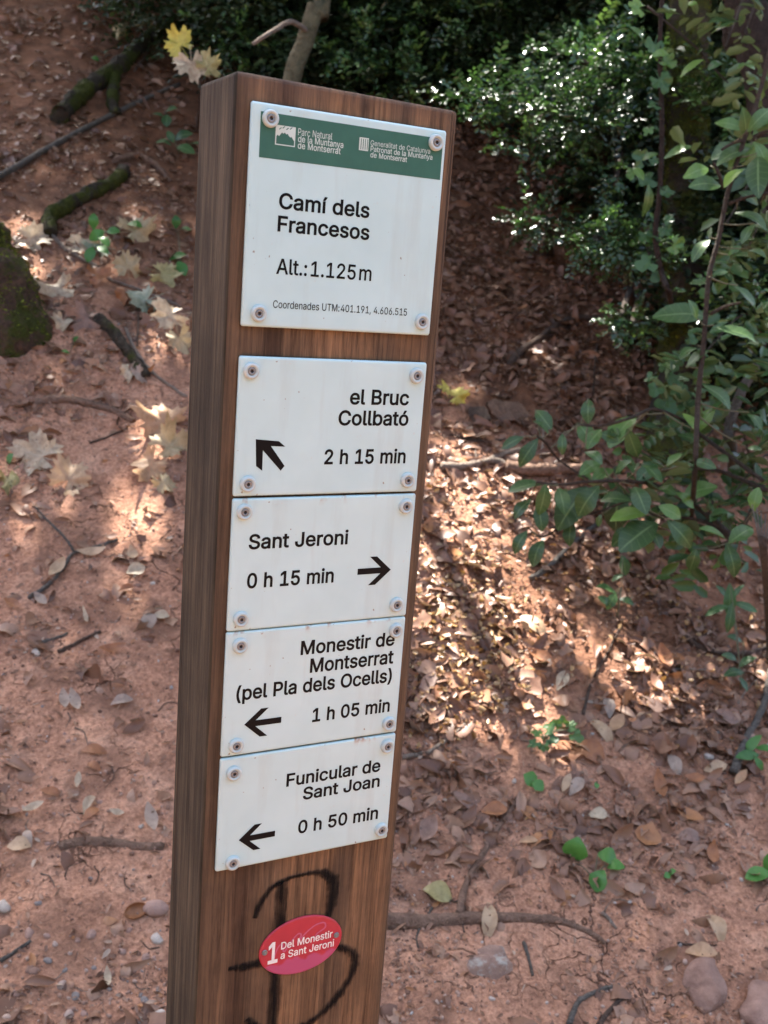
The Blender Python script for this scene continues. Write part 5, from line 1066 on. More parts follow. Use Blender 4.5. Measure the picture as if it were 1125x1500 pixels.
OL = [(*oz((545, 410), ZA), 48, -70, 'rust', 'smooth tan round leaf below the green clump, left of a pair', .75), (*oz((605, 415), ZA), 48, 40, 'rust', 'smooth tan round leaf below the green clump, right of a pair', .7),
      (*oz((522, 208), ZA), 34, -75, 'pale', 'upright whitish leaf in the drift right of the post', .5), (*oz((640, 350), ZA), 52, 50, 'tan', 'long pink tan leaf curling right of the green clump', .35),
      (*oz((658, 285), ZA), 34, -100, 'grey', 'grey green upright leaf above the pink tan one', .5), (*oz((800, 290), ZA), 56, 45, 'brown', 'long grey brown leaf on the right bank', .3), (*oz((850, 448), ZA), 36, 65, 'grey', 'grey pointed leaf on the right clay', .5),
      (*oz((808, 512), ZA), 38, 80, 'rust', 'orange brown narrow leaf on the right clay', .45), (*oz((906, 495), ZA), 26, 10, 'rust', 'small orange leaf beside the grey pointed leaf', .5), (*oz((970, 462), ZA), 34, -15, 'tan', 'tan oval leaf on the right clay', .5),
      (*oz((1040, 495), ZA), 28, -60, 'orange', 'little orange leaf near the right edge', .4), (*oz((130, 650), ZA), 42, -70, 'brown', 'dusty pinkish brown leaf close to the foot of the post', .6), (*oz((310, 905), ZA), 54, 88, 'tan', 'long tan leaf standing over the surface root', .38),
      (*oz((630, 598), ZA), 28, 0, 'pale', 'pale curled leaf on the lower right clay', .6), (*oz((425, 676), ZA), 26, 0, 'orange', 'small yellow orange leaf on the lower clay right of the post', .4), (*oz((960, 715), ZA), 32, 85, 'rust', 'rust leaf near the right edge of the clay', .5),
      (*oz((970, 925), ZA), 42, 60, 'tan', 'tan boat shaped leaf above the red corner rock', .5), (*oz((930, 1000), ZA), 40, 5, 'orange', 'curled orange seed husk above the red corner rock', .5), (*oz((895, 660), ZA), 36, 0, 'brown', 'dusty lilac brown leaf on the lower right clay', .5),
      (*oz((160, 830), ZA), 40, 20, 'olive', 'olive green fading leaf above the surface root', .7), (*oz((565, 515), ZA), 34, -60, 'grey', 'grey brown leaf below the round green seedling', .5), (*oz((535, 508), ZA), 30, -75, 'tan', 'narrow tan leaf beside the grey brown one', .4),
      (*oz((325, 590), ZA), 36, 0, 'rust', 'reddish brown leaf below the leaf pile', .6), (*oz((235, 560), ZA), 40, 50, 'brown', 'brown leaf leaning near the post at right', .4), (*oz((680, 335), ZA), 36, -60, 'orange', 'folded orange leaf right of the pink tan one', .5),
      (*oz((990, 320), ZA), 46, 10, 'brown', 'brown folded leaf on the right bank', .5), (*oz((820, 140), ZA), 38, 70, 'rust', 'rust upright leaf on the right bank', .5), (*oz((440, 40), ZA), 46, 40, 'tan', 'pale brown leaf at the top of the drift', .5),
      (*oz((460, 140), ZA), 42, 35, 'rust', 'reddish leaf in the middle of the drift', .45), (*oz((130, 220), ZA), 46, -70, 'brown', 'dark red brown folded leaf close to the post', .4), (*oz((160, 240), ZA), 46, -60, 'rust', 'second red brown folded leaf close to the post', .3),
      (*oz((785, 410), ZB), 26, -30, 'pale', 'pale round leaf on the clay beside the post at left', .8), (*oz((650, 862), ZB), 36, -12, 'rust', 'narrow orange leaf on the clay left of the post', .38), (*oz((860, 690), ZB), 26, 80, 'grey', 'silvery crumpled leaf left of a pair near the post', .8),
      (*oz((930, 668), ZB), 22, 0, 'pale', 'silvery smooth leaf right of a pair near the post', .65), (*oz((232, 575), ZB), 26, 55, 'grey', 'small grey leaf at the end of the forked twig', .5), (*oz((530, 300), ZB), 38, -15, 'tan', 'slim tan leaf under the forked twig', .35),
      (*oz((330, 400), ZB), 34, -50, 'tan', 'tan leaf crossed by the forked twig', .5), (*oz((70, 600), ZB), 26, 30, 'rust', 'orange leaf at the left edge of the clay', .5), (*oz((765, 310), ZB), 24, 80, 'tan', 'peach coloured leaf left of the post', .6), (*oz((728, 515), ZB), 22, -20, 'rust', 'small red leaf on the clay left of the post', .5),
      (*oz((370, 1155), ZB), 30, 85, 'grey', 'lilac grey leaf, left of two standing side by side', .45), (*oz((430, 1160), ZB), 34, 75, 'grey', 'lilac grey leaf, right of two standing side by side', .45), (*oz((700, 1160), ZB), 30, -20, 'grey', 'grey arched leaf on the clay left of the post', .5),
      (*oz((540, 1445), ZB), 34, 0, 'rust', 'orange brown arched leaf at lower left', .45), (*oz((495, 675), ZB), 28, 85, 'pale', 'pale upright stalk like leaf on the clay', .22),
      (*oz((830, 400), ZC), 42, 82, 'grey', 'long grey leaf standing close to the post at lower left', .4), (*oz((485, 320), ZC), 32, -65, 'pale', 'whitish leaf over a tan one at lower left', .4), (*oz((495, 370), ZC), 24, -40, 'rust', 'tan oval leaf under the whitish one', .6),
      (*oz((182, 342), ZC), 28, -25, 'pale', 'narrow white leaf at lower left', .4), (*oz((640, 372), ZC), 20, 20, 'pale', 'small pale leaf pointing right at lower left', .45), (*oz((428, 195), ZC), 22, -80, 'pale', 'small pale bow shaped leaf at lower left', .4),
      (*oz((275, 255), ZC), 26, 10, 'rust', 'curled orange leaf among pebbles at lower left', .45), (*oz((100, 550), ZC), 30, 0, 'tan', 'round tan leaf at the lower left', .75), (*oz((150, 500), ZC), 30, 80, 'grey', 'grey lilac leaf beside the round tan one', .4), (*oz((510, 110), ZC), 22, 30, 'rust', 'small rust leaf in a clump of litter at lower left', .5),
      (*oz((590, 1280), ZC), 26, 85, 'pale', 'pale narrow leaf among the pebbles at lower left', .35)]
for k, (a_, b_, L_, dg2, mk, lb, wd) in enumerate(OL):
    oak_leaf(a_, b_, L_*1.05, dg2, mk, lb, wd, .3+.35*random.random()*(1 if k % 3 else -1), random.uniform(-.5, .6), seed=k, twist=random.uniform(-.5, .5), lift=.016)
# open seed husks
def husk(px, py, rpx, rz, m_, label, flip):
    q = at(px, py, .006); r_ = rpx*np.linalg.norm(q-CAMP)/FPX; n_ = 16; V_ = []; F_ = []
    for off in (0, .0012):
        for j in range(7):
            ph = j/6*math.pi*.5
            for k in range(n_):
                t = 2*math.pi*k/n_; rr = r_-off
                V_.append((rr*1.45*math.cos(t)*math.sin(ph+.001), rr*math.sin(t)*math.sin(ph+.001)*1.0, -rr*.75*math.cos(ph)*(1 if flip else -1)))
    for o_ in (0, 7*n_):
        for j in range(6):
            for k in range(n_): F_.append((o_+j*n_+k, o_+j*n_+(k+1) % n_, o_+(j+1)*n_+(k+1) % n_, o_+(j+1)*n_+k))
    for k in range(n_): F_.append((6*n_+k, 6*n_+(k+1) % n_, 13*n_+(k+1) % n_, 13*n_+k))
    o = obj('seed_husk', mesh_np('seed_husk', V_, F_, m_)); nn = hnormal(np.array([q[0]]), np.array([q[1]])); tc = CAMP-q; tc /= np.linalg.norm(tc)
    setm(o, q+np.array([0, 0, .5*r_ if flip else 0]), frames(nn*.6+tc[None]*.4, np.array([ang_px(px, py, rz)]))[0]); tag(o, label, 'seed husk')
husk(*oz((855, 880), ZC), 12, 5, M['peb0'], 'smooth domed nut shell lying beside the post at lower left', False)
husk(*oz((745, 910), ZC), 11, -20, M['Lrust'], 'open hollow nut shell left of the smooth domed one', True)
#VEG
# ================================================================== GREENERY
def in_front(px, py, off):
    """a point on the ray through a place in the view, a bit nearer than the slope there"""
    q = at(px, py); d = q-CAMP; L_ = np.linalg.norm(d); return CAMP+d*(1-off/L_)
def spray_bush(name, blobs, nspray, lsize, m_, label, cat='bush', nleaf=12, slen=.10, stems=3, group=None, tmean=.5, droop=.1, kindf='diamond', lw=.55, foot=None, srad=1.):
    """blobs: (centre, radii). foliage of many small twigs of leaves"""
    tot = sum(np.prod(b[1])**(2/3) for b in blobs); PP = []; DD = []
    for c, r_ in blobs:
        n = int(nspray*np.prod(r_)**(2/3)/tot); u = randunit(n); rad = rng.random(n)**.45
        lump = 1+.28*fbm(u[:, 0]*2.3+c[0]*3, u[:, 1]*2.3+u[:, 2]*1.9, 3, 2)*1.6
        PP.append(np.array(c)+u*np.array(r_)*(rad*lump)[:, None]); DD.append(u)
    Pc = np.concatenate(PP); D = np.concatenate(DD)+rng.normal(size=(len(Pc), 3))*.55; D[:, 2] -= droop
    D /= np.linalg.norm(D, axis=1, keepdims=True)
    gz = height(Pc[:, 0], Pc[:, 1]); ok = Pc[:, 2] > gz+.02; Pc = Pc[ok]; D = D[ok]
    n = len(Pc); k = np.arange(nleaf)
    side = np.cross(D, np.array([0, 0, 1.])+.2*rng.normal(size=(n, 3))); side /= np.linalg.norm(side, axis=1, keepdims=True)
    L_ = slen*(.6+.7*rng.random(n))
    pos = Pc[:, None]+D[:, None]*(k[None, :, None]/nleaf*L_[:, None, None])
    s_ = np.where(k % 2 == 0, 1., -1.)
    X = D[:, None]*.55+side[:, None]*s_[None, :, None]+rng.normal(size=(n, nleaf, 3))*.28
    X /= np.linalg.norm(X, axis=2, keepdims=True)
    up = np.cross(side, D)[:, None]; up = np.where(up[..., 2:3] < 0, -up, up)+rng.normal(size=(n, nleaf, 3))*.45
    Z_ = up-X*(up*X).sum(-1, keepdims=True); Z_ /= np.linalg.norm(Z_, axis=2, keepdims=True); Y_ = np.cross(Z_, X)
    Rm = np.stack([X, Y_, Z_], -1).reshape(-1, 3, 3); pos = (pos+X*lsize*.5).reshape(-1, 3)
    S = lsize*(.6+.7*rng.random(n*nleaf)); tn = np.clip(np.repeat(rng.normal(tmean, .2, n), nleaf)+rng.normal(0, .1, n*nleaf), 0, 1)
    tp = [small6(1, lw, .2)] if kindf == 'six' else [diamond(1, lw, .25)]
    V_, F_, T_ = scatter(tp, np.zeros(len(pos), int), pos, Rm, S, tn)
    c0 = np.array(blobs[0][0]); ft = np.array(foot) if foot is not None else np.array([c0[0], c0[1], height(c0[0], c0[1])])
    root = empty(name, tuple(ft)); tag(root, label, cat, group)
    fo = obj('foliage', mesh_np('foliage', V_-ft, F_, m_, tint=T_), root, (0, 0, 0)); fo['kind'] = 'stuff'
    for j in range(stems):
        c, r_ = blobs[j % len(blobs)]; e_ = np.array(c)+randunit(1)[0]*np.array(r_)*.7
        b0 = ft+np.array([random.uniform(-.04, .04), random.uniform(-.04, .04), -.02]); mid = b0*.45+e_*.55+np.array([0, 0, .12*np.linalg.norm(e_-b0)])
        pts = cr_points([b0, mid, e_], 6); tube_obj('stem', [(pts, np.linspace(.011, .004, len(pts))*srad*(1+np.linalg.norm(e_-b0)*.6*srad))], M['stem'], 6, .12, root)
    return root
DEP = lambda px, py: np.linalg.norm(at(px, py)-CAMP)
# the box bush that catches the sun, reaching out from the right over the bank
def pt(px, py, dist): d = ray(px, py); return CAMP+d*dist
fb = at(905, 300)
blobs = [(pt(850, 175, 3.75), (.20, .2, .10)), (pt(775, 155, 3.7), (.19, .17, .095)), (pt(700, 135, 3.7), (.13, .13, .05)), (pt(850, 95, 3.85), (.22, .2, .07)), (pt(765, 215, 3.75), (.09, .10, .04)), (pt(920, 120, 3.9), (.16, .2, .16)), (pt(895, 250, 3.7), (.08, .12, .08))]
spray_bush('box_bush', blobs, 400, .024, M['box'], 'glossy small leaved box bush with sunlit glints reaching in from the right above the bank', 'bush', 12, .10, 9, tmean=.5, kindf='six', foot=fb, lw=.58)
spray_bush('box_sprig', [(pt(880, 350, 3.5), (.12, .10, .06)), (pt(935, 365, 3.5), (.10, .10, .05))], 150, .021, M['box'], 'low sprig of small glossy leaves left of the mossy tree, below the big box bush', 'shrub', 12, .09, 3, kindf='six', foot=at(925, 400), tmean=.6)
spray_bush('box_sprig', [(pt(925, 470, 3.2), (.07, .07, .035))], 40, .021, M['box'], 'tiny sprig of glossy leaves low beside the base of the mossy tree', 'shrub', 12, .08, 2, kindf='six', foot=at(935, 500), tmean=.6)
spray_bush('box_sprig', [(pt(790, 325, 3.9), (.14, .10, .05))], 45, .020, M['box'], 'sparse sprig hanging over the dark bank under the box bush', 'shrub', 10, .09, 2, kindf='six', foot=at(800, 370), tmean=.5)
# dark evergreen growth closing off the top of the picture
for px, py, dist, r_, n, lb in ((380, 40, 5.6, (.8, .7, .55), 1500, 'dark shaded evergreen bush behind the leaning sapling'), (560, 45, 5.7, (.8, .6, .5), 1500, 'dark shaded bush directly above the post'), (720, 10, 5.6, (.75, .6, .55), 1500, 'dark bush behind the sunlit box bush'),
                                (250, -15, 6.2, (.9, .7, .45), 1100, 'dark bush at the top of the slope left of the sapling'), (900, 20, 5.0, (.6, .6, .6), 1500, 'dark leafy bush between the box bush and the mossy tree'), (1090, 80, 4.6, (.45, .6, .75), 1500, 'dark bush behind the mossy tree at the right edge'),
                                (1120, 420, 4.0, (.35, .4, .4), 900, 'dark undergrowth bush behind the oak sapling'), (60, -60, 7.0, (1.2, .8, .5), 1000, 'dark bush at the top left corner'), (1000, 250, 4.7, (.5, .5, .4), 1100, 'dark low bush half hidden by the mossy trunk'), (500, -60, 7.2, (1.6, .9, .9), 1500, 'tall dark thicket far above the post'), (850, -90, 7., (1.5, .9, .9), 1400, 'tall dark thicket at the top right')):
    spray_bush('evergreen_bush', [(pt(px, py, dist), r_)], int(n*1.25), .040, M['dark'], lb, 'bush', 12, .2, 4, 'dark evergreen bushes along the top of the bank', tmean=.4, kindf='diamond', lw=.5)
# green sprays catching a bit of light in the dark growth
for px, py, dist, r_, n, lb in ((700, 30, 5.0, (.3, .2, .12), 50, 'faint green spray in the dark growth above the box bush'), (600, 110, 4.9, (.3, .2, .08), 45, 'faint green spray in the gloom just right of the post top'), (545, 60, 5.0, (.3, .2, .1), 40, 'faint green spray in the gloom above the post'), (880, 60, 4.2, (.14, .12, .06), 45, 'green leafy sprig between box bush and mossy tree'), (340, 60, 5.0, (.2, .2, .1), 35, 'faint green spray left of the leaning sapling'), (1080, 130, 3.7, (.12, .12, .10), 60, 'green leafy sprig right of the mossy trunk'), (1100, 420, 3.2, (.12, .12, .12), 50, 'green sprig low at the right edge')):
    spray_bush('leafy_sprig', [(pt(px, py, dist), r_)], n, .030, M['box'], lb, 'shrub', 10, .12, 2, tmean=.75, kindf='six', foot=at(px, py+60), srad=.45)

# ---- trees --------------------------------------------------------
def moss_on(parent, pts, rad, n, sz=.011, zmax=9):
    k = rng.random(n)*(len(pts)-1.001); i = k.astype(int); f = (k-i)[:, None]; c = pts[i]*(1-f)+pts[i+1]*f
    u = rng.normal(size=(n, 3)); u[:, 2] *= .2; u /= np.linalg.norm(u, axis=1, keepdims=True)
    r_ = np.interp(k, np.arange(len(pts)), rad)[:, None]; p = c+u*r_*(1.0+.10*rng.random((n, 1)))
    ok = fbm(p[:, 0]*9+p[:, 2]*4, p[:, 1]*9-p[:, 2]*3, 3, 3) > -.12; p = p[ok]; u = u[ok]
    V_, F_, T_ = scatter([diamond(1, .4)], np.zeros(len(p), int), p, frames(u, rng.random(len(p))*6.28, rng.normal(size=(len(p), 3))*1.2), sz*(.5+rng.random(len(p))), np.clip(rng.normal(.35, .25, len(p)), 0, 1))
    o_ = np.array(parent.location); o = obj('moss', mesh_np('moss', V_-o_, F_, M['moss'], tint=T_), parent, (0, 0, 0)); o['kind'] = 'stuff'
tb = at(985, 655, -.03)
tree = empty('mossy_tree', tuple(tb)); tag(tree, 'moss grown tree trunk at the right with ivy climbing it, unseen crown gapped for sunflecks', 'tree')
dT = DEP(985, 655); top = pt(1012, -20, dT*1.02); dirn = (top-tb)/np.linalg.norm(top-tb)
tp = [tb-dirn*.1, tb+np.array([0, 0, .04]), pt(992, 560, dT*1.0), pt(1004, 380, dT*1.01), pt(1006, 180, dT*1.01), top]
for k in range(1, 6): tp.append(top+dirn*k*.8+np.array([math.sin(k*1.3)*.08, math.cos(k)*.08, .3*k]))
tp = cr_points(tp, 10); tr = np.interp(np.linspace(0, 1, len(tp)), [0, .08, .2, .5, 1], [.125, .098, .082, .075, .045])
tube_obj('trunk', [(tp, tr)], M['mossbark'], 28, .10, tree)
moss_on(tree, tp[:60], tr[:60], 20000, .013)
crown_c = tp[-1]
t2 = empty('dark_tree', tuple(at(1180, 560))); tag(t2, 'rough reddish barked trunk leaning in at the top right corner', 'tree')
b0 = np.array(at(1180, 560)); pts = cr_points([b0, pt(1160, 330, 3.3), pt(1128, 130, 3.3), pt(1103, 30, 3.35), pt(1092, -60, 3.4), pt(1085, -60, 3.4)+np.array([-.1, .1, 2.6])], 10)
tube_obj('trunk', [(pts, np.linspace(.085, .05, len(pts)))], M['redbark'], 20, .10, t2)
# leaning sapling behind the post with a stub of twig
sb = at(395, 420); sap = empty('leaning_sapling', tuple(sb)); tag(sap, 'slim leaning sapling trunk rising behind the top of the post with one broken side twig', 'tree')
dS = DEP(395, 420)
pts = cr_points([sb, pt(412, 240, dS*.98), pt(428, 115, dS*.97), pt(446, 62, dS*.97), pt(462, 10, dS*.97), pt(476, -60, dS*.97), pt(490, -60, dS*.97)+np.array([0, .2, 2.2])], 8)
tube_obj('trunk', [(pts, np.linspace(.038, .030, len(pts)))], M['sapbark'], 14, .05, sap)
pts = cr_points([pt(449, 45, dS*.965), pt(436, 36, dS*.95), pt(424, 32, dS*.94), pt(404, 43, dS*.93), pt(386, 54, dS*.92), pt(370, 65, dS*.92)], 5)
tube_obj('twig', [(pts, np.linspace(.0115, .007, len(pts)))], M['palestick'], 8, .08, sap)
# foliage of the two taller trees behind, and the crown overhead -----
def limb(parent, a_, b_, r0, r1):
    a_ = np.array(a_); b_ = np.array(b_); m1 = a_*.6+b_*.4+np.array([0, 0, .25]); pts = cr_points([a_, m1, b_], 6); tube_obj('limb', [(pts, np.linspace(r0, r1, len(pts)))], M['bark'], 8, .1, parent)
# canopy: leaves fill a layer 3.6 - 6 m above the slope; its gaps are cut along sun rays to place the sun patches
def canopy():
    n = 90000
    s = 3.2+8*rng.random(n); t = -7+14*rng.random(n)
    x, y = st(s, t); base = height(x, y); z = np.maximum(base, .55+0*base)+3.5+2.0*rng.random(n)+.35*np.sin(s*1.1)*np.cos(t*.9)
    P = np.stack([x, y, z], -1)
    # natural raggedness
    keep = (fbm(x*.55, y*.55, 3, 4) > -.50) | (rng.random(n) < .25)
    keep &= rng.random(n) < sstep(3.1, 3.9, s)
    # extra unseen leaves added up-sun to keep the post shaded
    m = 11000; c = np.array([.08, .04, 1.0]); q = np.array([rng.normal(0, .6, m), rng.normal(0, .6, m), 3.0+1.6*rng.random(m)]).T
    P2 = c+SUN*(q[:, 2:3]+.4)+np.stack([q[:, 0], q[:, 1], 0*q[:, 0]], -1)
    P = np.concatenate([P[keep], P2])
    def clear(P, target, r, prob=1.):
        d = P-target; a_ = d@SUN; e = d-a_[:, None]*SUN; rr = np.linalg.norm(e, axis=1)
        jag = 1+.35*fbm(P[:, 0]*6, P[:, 1]*6+P[:, 2]*5, 2, 1)
        return ~((rr < r*1.85*jag) & (a_ > .5) & (rng.random(len(P)) < prob))
    for px, py, r, pr in GAPS:
        P = P[clear(P, at(px, py, .02), r*(.78 if px < 400 else 1.08), pr)]
    for q, r, pr in GAPS3: P = P[clear(P, q, r, pr)]
    n = len(P)
    V_, F_, T_ = scatter([diamond(1, .62, .2)], np.zeros(n, int), P, frames(np.tile([0, 0, 1.], (n, 1)), rng.random(n)*6.28, rng.normal(size=(n, 3))*.7), .10+.07*rng.random(n), rng.random(n))
    o_ = np.array(tree.location); o = obj('crown', mesh_np('crown', V_-o_, F_, M['oak'], tint=T_), tree, (0, 0, 0)); o['kind'] = 'stuff'  # unseen leaf layer, shaped to place sun patches and shade
BH = 3.9
GAPS = [(672, 670, .050, 1), (700, 700, .075, 1), (735, 720, .060, .97), (655, 760, .05, 1), (690, 800, .06, .97), (730, 830, .05, .95), (650, 850, .06, 1), (640, 900, .07, .97), (700, 890, .055, .96), (740, 940, .065, .97), (690, 960, .075, .98), (750, 985, .06, .96), (655, 990, .05, .96), (795, 1058, .045, 1), (780, 905, .035, .96),
        (225, 650, .055, 1), (243, 640, .035, 1), (222, 700, .04, 1), (90, 722, .03, 1), (190, 755, .05, .97), (225, 775, .045, .97), (42, 358, .045, 1), (112, 366, .035, 1), (30, 330, .04, .95), (88, 430, .03, 1), (150, 405, .035, .95), (262, 508, .03, 1), (30, 395, .05, 1), (186, 828, .015, 1), (655, 920, .05, .97), (625, 780, .05, .98), (715, 760, .05, .97), (760, 800, .04, .97), (670, 880, .05, 1), (720, 990, .05, .97), (700, 1030, .04, .95), (680, 730, .06, 1), (640, 1040, .04, .95), (690, 760, .07, 1), (735, 770, .06, 1), (650, 700, .06, 1), (770, 700, .04, .95), (700, 930, .06, 1), (665, 820, .05, 1), (60, 660, .02, .9)]
GAPS3 = [(pt(775, 160, 3.7), .17, .985), (pt(700, 135, 3.7), .10, .98), (pt(830, 190, 3.7), .16, .96), (pt(905, 130, 3.8), .12, .9), (pt(760, 235, 3.7), .10, .93), (pt(870, 330, 3.5), .08, .94), (pt(930, 368, 3.5), .05, .94), (pt(385, 54, dS*.92), .035, 1), (pt(410, 38, dS*.93), .02, 1), (pt(300, 95, dS*.9), .02, 1),
         (pt(1072, 253, 2.5), .02, 1), (pt(935, 12, 2.7), .035, 1), (pt(962, 62, 2.7), .03, .97), (pt(1010, 85, 2.7), .03, .97), (pt(1000, 40, 2.8), .03, .9), (pt(925, 470, 3.2), .03, .95)]
canopy()
# unseen oaks added behind the walker to cut low skylight on the plates
def add_shade_oak(s_, t_, h_, r_, label):
    x, y = st(s_, t_); z0 = float(height(np.array(x), np.array(y))); root = empty('added_shade_oak', (x, y, z0)); tag(root, label, 'tree', 'unseen oaks added behind the camera')
    pts = cr_points([(x, y, z0-.1), (x+.1, y, z0+h_*.4), (x, y+.1, z0+h_*.8)], 8); tube_obj('trunk', [(pts, np.linspace(.13, .06, len(pts)))], M['bark'], 12, .1, root)
    n = 6500; u = randunit(n); P = np.array([x, y, z0+h_*.56])+u*np.array([r_, r_, h_*.50])*(rng.random(n)**.4*(1+.3*fbm(u[:, 0]*2+s_, u[:, 1]*2+u[:, 2]*2, 2)))[:, None]
    P = P[P[:, 2] > z0+.25]; V_, F_, T_ = scatter([diamond(1, .62, .2)], np.zeros(len(P), int), P, frames(np.tile([0, 0, 1.], (len(P), 1)), rng.random(len(P))*6.28, rng.normal(size=(len(P), 3))*.9), .11+.08*rng.random(len(P)), rng.random(len(P)))
    o = obj('crown', mesh_np('crown', V_-np.array(root.location), F_, M['oak'], tint=T_), root, (0, 0, 0)); o['kind'] = 'stuff'
for k, (a_, b_) in enumerate([(-3.6, -3.6), (-4.2, -1.3), (-4.0, 1.2), (-3.4, 3.6), (-1.0, 4.8), (-1.4, -4.8)]):
    add_shade_oak(a_, b_, BH, 1.45, '%s unseen oak added behind the camera to block low sky light' % ['leftmost', 'second', 'middle', 'fourth', 'rightmost', 'outer left'][k])
for k in range(9):
    a_ = tp[-12+k]; th = k*2.4; s_ = random.uniform(1.8, 3.6); e_ = a_+np.array([math.cos(th)*s_, math.sin(th)*s_, random.uniform(.2, .9)])
    e_[2] = max(e_[2], height(e_[0], e_[1])+3.6); limb(tree, a_, e_, .035, .012)

M['stemgreen'] = flat('green_stalk', (.10, .09, .045), .6)
def petioles(parent, stems_, ends):
    S_ = np.concatenate(stems_)
    for e in ends:
        e = np.array(e); k = int(np.argmin(np.linalg.norm(S_-e, axis=1))); b_ = S_[k]
        if np.linalg.norm(b_-e) < .004 or np.linalg.norm(b_-e) > .35: continue
        pts = cr_points([b_, (b_+e)/2-np.array([0, 0, .04*np.linalg.norm(b_-e)]), e], 4)
        tube_obj('petiole', [(pts, np.linspace(.0016+.006*np.linalg.norm(b_-e), .0011, len(pts)))], M['stemgreen'], 5, .05, parent)
# ---- shoots with large leaves ------------------------------------
def leafmesh(L_, wid, seed, mk, tint, cup=.2, bend=.25, teeth=.12):
    v, f = blade(L_, L_*wid, 8, cup, bend, .035, .1, teeth, random.uniform(-.4, .4), seed); v = v+np.array([L_*.5, 0, 0]); me = mesh_np('leaf', v, f, M[mk], tint=tint)
    for nm, dat in (('rib', [(.02, 1, .02)[i % 3] for i in range(len(v))]), ('along', [(i//3)/8-(0 if i % 3 == 1 else .13) for i in range(len(v))])):
        a_ = me.attributes.new(nm, 'FLOAT', 'POINT'); a_.data.foreach_set('value', np.array(dat, np.float32))
    return me
def leaf_between(parent, a_, b_, mk='oak', tint=.5, wid=.5, seed=0, roll=0., L_=None, mesh=None):
    a_ = np.array(a_); b_ = np.array(b_); X = b_-a_; L_ = np.linalg.norm(X); X = X/L_
    tc = CAMP-a_; tc /= np.linalg.norm(tc); up = tc*.75+np.array([0, 0, .75])+randunit(1)[0]*.45
    Z_ = up-X*up.dot(X); Z_ /= np.linalg.norm(Z_); Y_ = np.cross(Z_, X)
    me = mesh or leafmesh(L_, wid, seed, mk, tint)
    o = obj('leaf', me, parent); mm = Matrix.Identity(4)
    for i in range(3):
        mm[i][0] = X[i]; mm[i][1] = Y_[i]; mm[i][2] = Z_[i]; mm[i][3] = a_[i]-parent.location[i]
    o.matrix_basis = mm; return o
def pix(p, z): return z([p])[0]
shoot_leaves = [((395, 320), (445, 380), .3), ((355, 405), (287, 442), .2), ((400, 412), (343, 500), .25), ((478, 396), (480, 462), .3), ((440, 392), (392, 350), .3), ((560, 285), (560, 362), .25), ((528, 362), (580, 432), .6), ((708, 332), (622, 432), .75), ((683, 385), (718, 474), .45),
    ((600, 378), (556, 440), .6), ((550, 446), (605, 484), .45), ((600, 482), (535, 520), .6), ((570, 545), (640, 500), .65), ((412, 548), (306, 572), .35), ((430, 558), (408, 655), .4), ((470, 562), (488, 645), .5), ((560, 555), (465, 690), .2), ((590, 560), (525, 655), .3), ((655, 562), (645, 704), .05),
    ((705, 558), (745, 645), .3), ((405, 618), (418, 704), .2), ((505, 665), (500, 750), .15), ((378, 598), (326, 660), .2), ((365, 700), (326, 772), .2), ((415, 728), (383, 812), .2), ((745, 640), (632, 660), .95), ((778, 668), (660, 758), .25), ((785, 622), (855, 660), .85), ((815, 668), (890, 755), .3),
    ((775, 560), (835, 582), .65), ((850, 600), (962, 553), .7), ((840, 578), (895, 628), .85), ((735, 490), (795, 545), .45), ((780, 480), (715, 545), .4), ((855, 455), (805, 495), .6), ((890, 480), (962, 502), .4), ((850, 395), (922, 432), .45), ((905, 388), (862, 328), .95), ((905, 388), (952, 316), .9),
    ((1000, 722), (915, 688), .7), ((1003, 735), (1078, 688), .45), ((1000, 740), (1025, 848), .3), ((985, 752), (922, 738), .4), ((900, 760), (880, 830), .3), ((1078, 640), (1092, 565), .8), ((640, 520), (690, 480), .5), ((700, 600), (600, 600), .3), ((660, 420), (600, 395), .5), ((940, 650), (1010, 640), .4), ((700, 690), (640, 745), .35), ((760, 700), (790, 752), .25), ((600, 650), (590, 690), .5)]
sh0 = at(1015, 800); shoot = empty('holm_oak_shoot', tuple(sh0)); tag(shoot, 'sprawling evergreen oak shoot with dark glossy oval leaves reaching left over the sunny leaf drift', 'shrub')
dsh = 2.62; SH = []; EN = []
def P8(p, d): q = pix(p, Z8); return pt(q[0], q[1], d)
for paths, r0, r1 in (([(1120, 575), (1040, 540), (960, 512), (860, 505), (775, 516)], .006, .004), ([(1110, 545), (980, 450), (900, 390), (850, 350), (765, 320), (700, 345), (600, 372), (530, 368)], .0055, .003), ([(1015, 720), (920, 640), (850, 600), (780, 560), (700, 548), (620, 545), (540, 550), (470, 556), (400, 550)], .007, .003),
                      ([(1015, 735), (940, 680), (860, 660), (760, 650), (700, 600)], .005, .003), ([(400, 405), (430, 430), (470, 480), (560, 540)], .003, .003), ([(700, 600), (600, 640), (510, 665), (420, 720), (370, 690)], .0035, .002)):
    pts = cr_points([P8(p, dsh+.12*math.sin(k*.8)) for k, p in enumerate(paths)], 6); SH.append(pts); tube_obj('stem', [(pts, np.linspace(r0, r1, len(pts)))], M['stem'], 6, .08, shoot)
pts = cr_points([sh0, P8((1010, 735), dsh+.1), P8((1110, 560), dsh+.1)], 6); tube_obj('stem', [(pts, np.linspace(.008, .005, len(pts)))], M['stem'], 6, .08, shoot)
for k, (a_, b_, tn) in enumerate(shoot_leaves):
    dd = dsh+random.uniform(-.12, .12)
    leaf_between(shoot, P8(a_, dd), P8(b_, dd+random.uniform(-.045, .03)), 'oak', tn, random.uniform(.46, .62), k); EN.append(P8(a_, dd))
petioles(shoot, SH, EN)
def P7(p, d): q = pix(p, Z7); return pt(q[0], q[1], d)
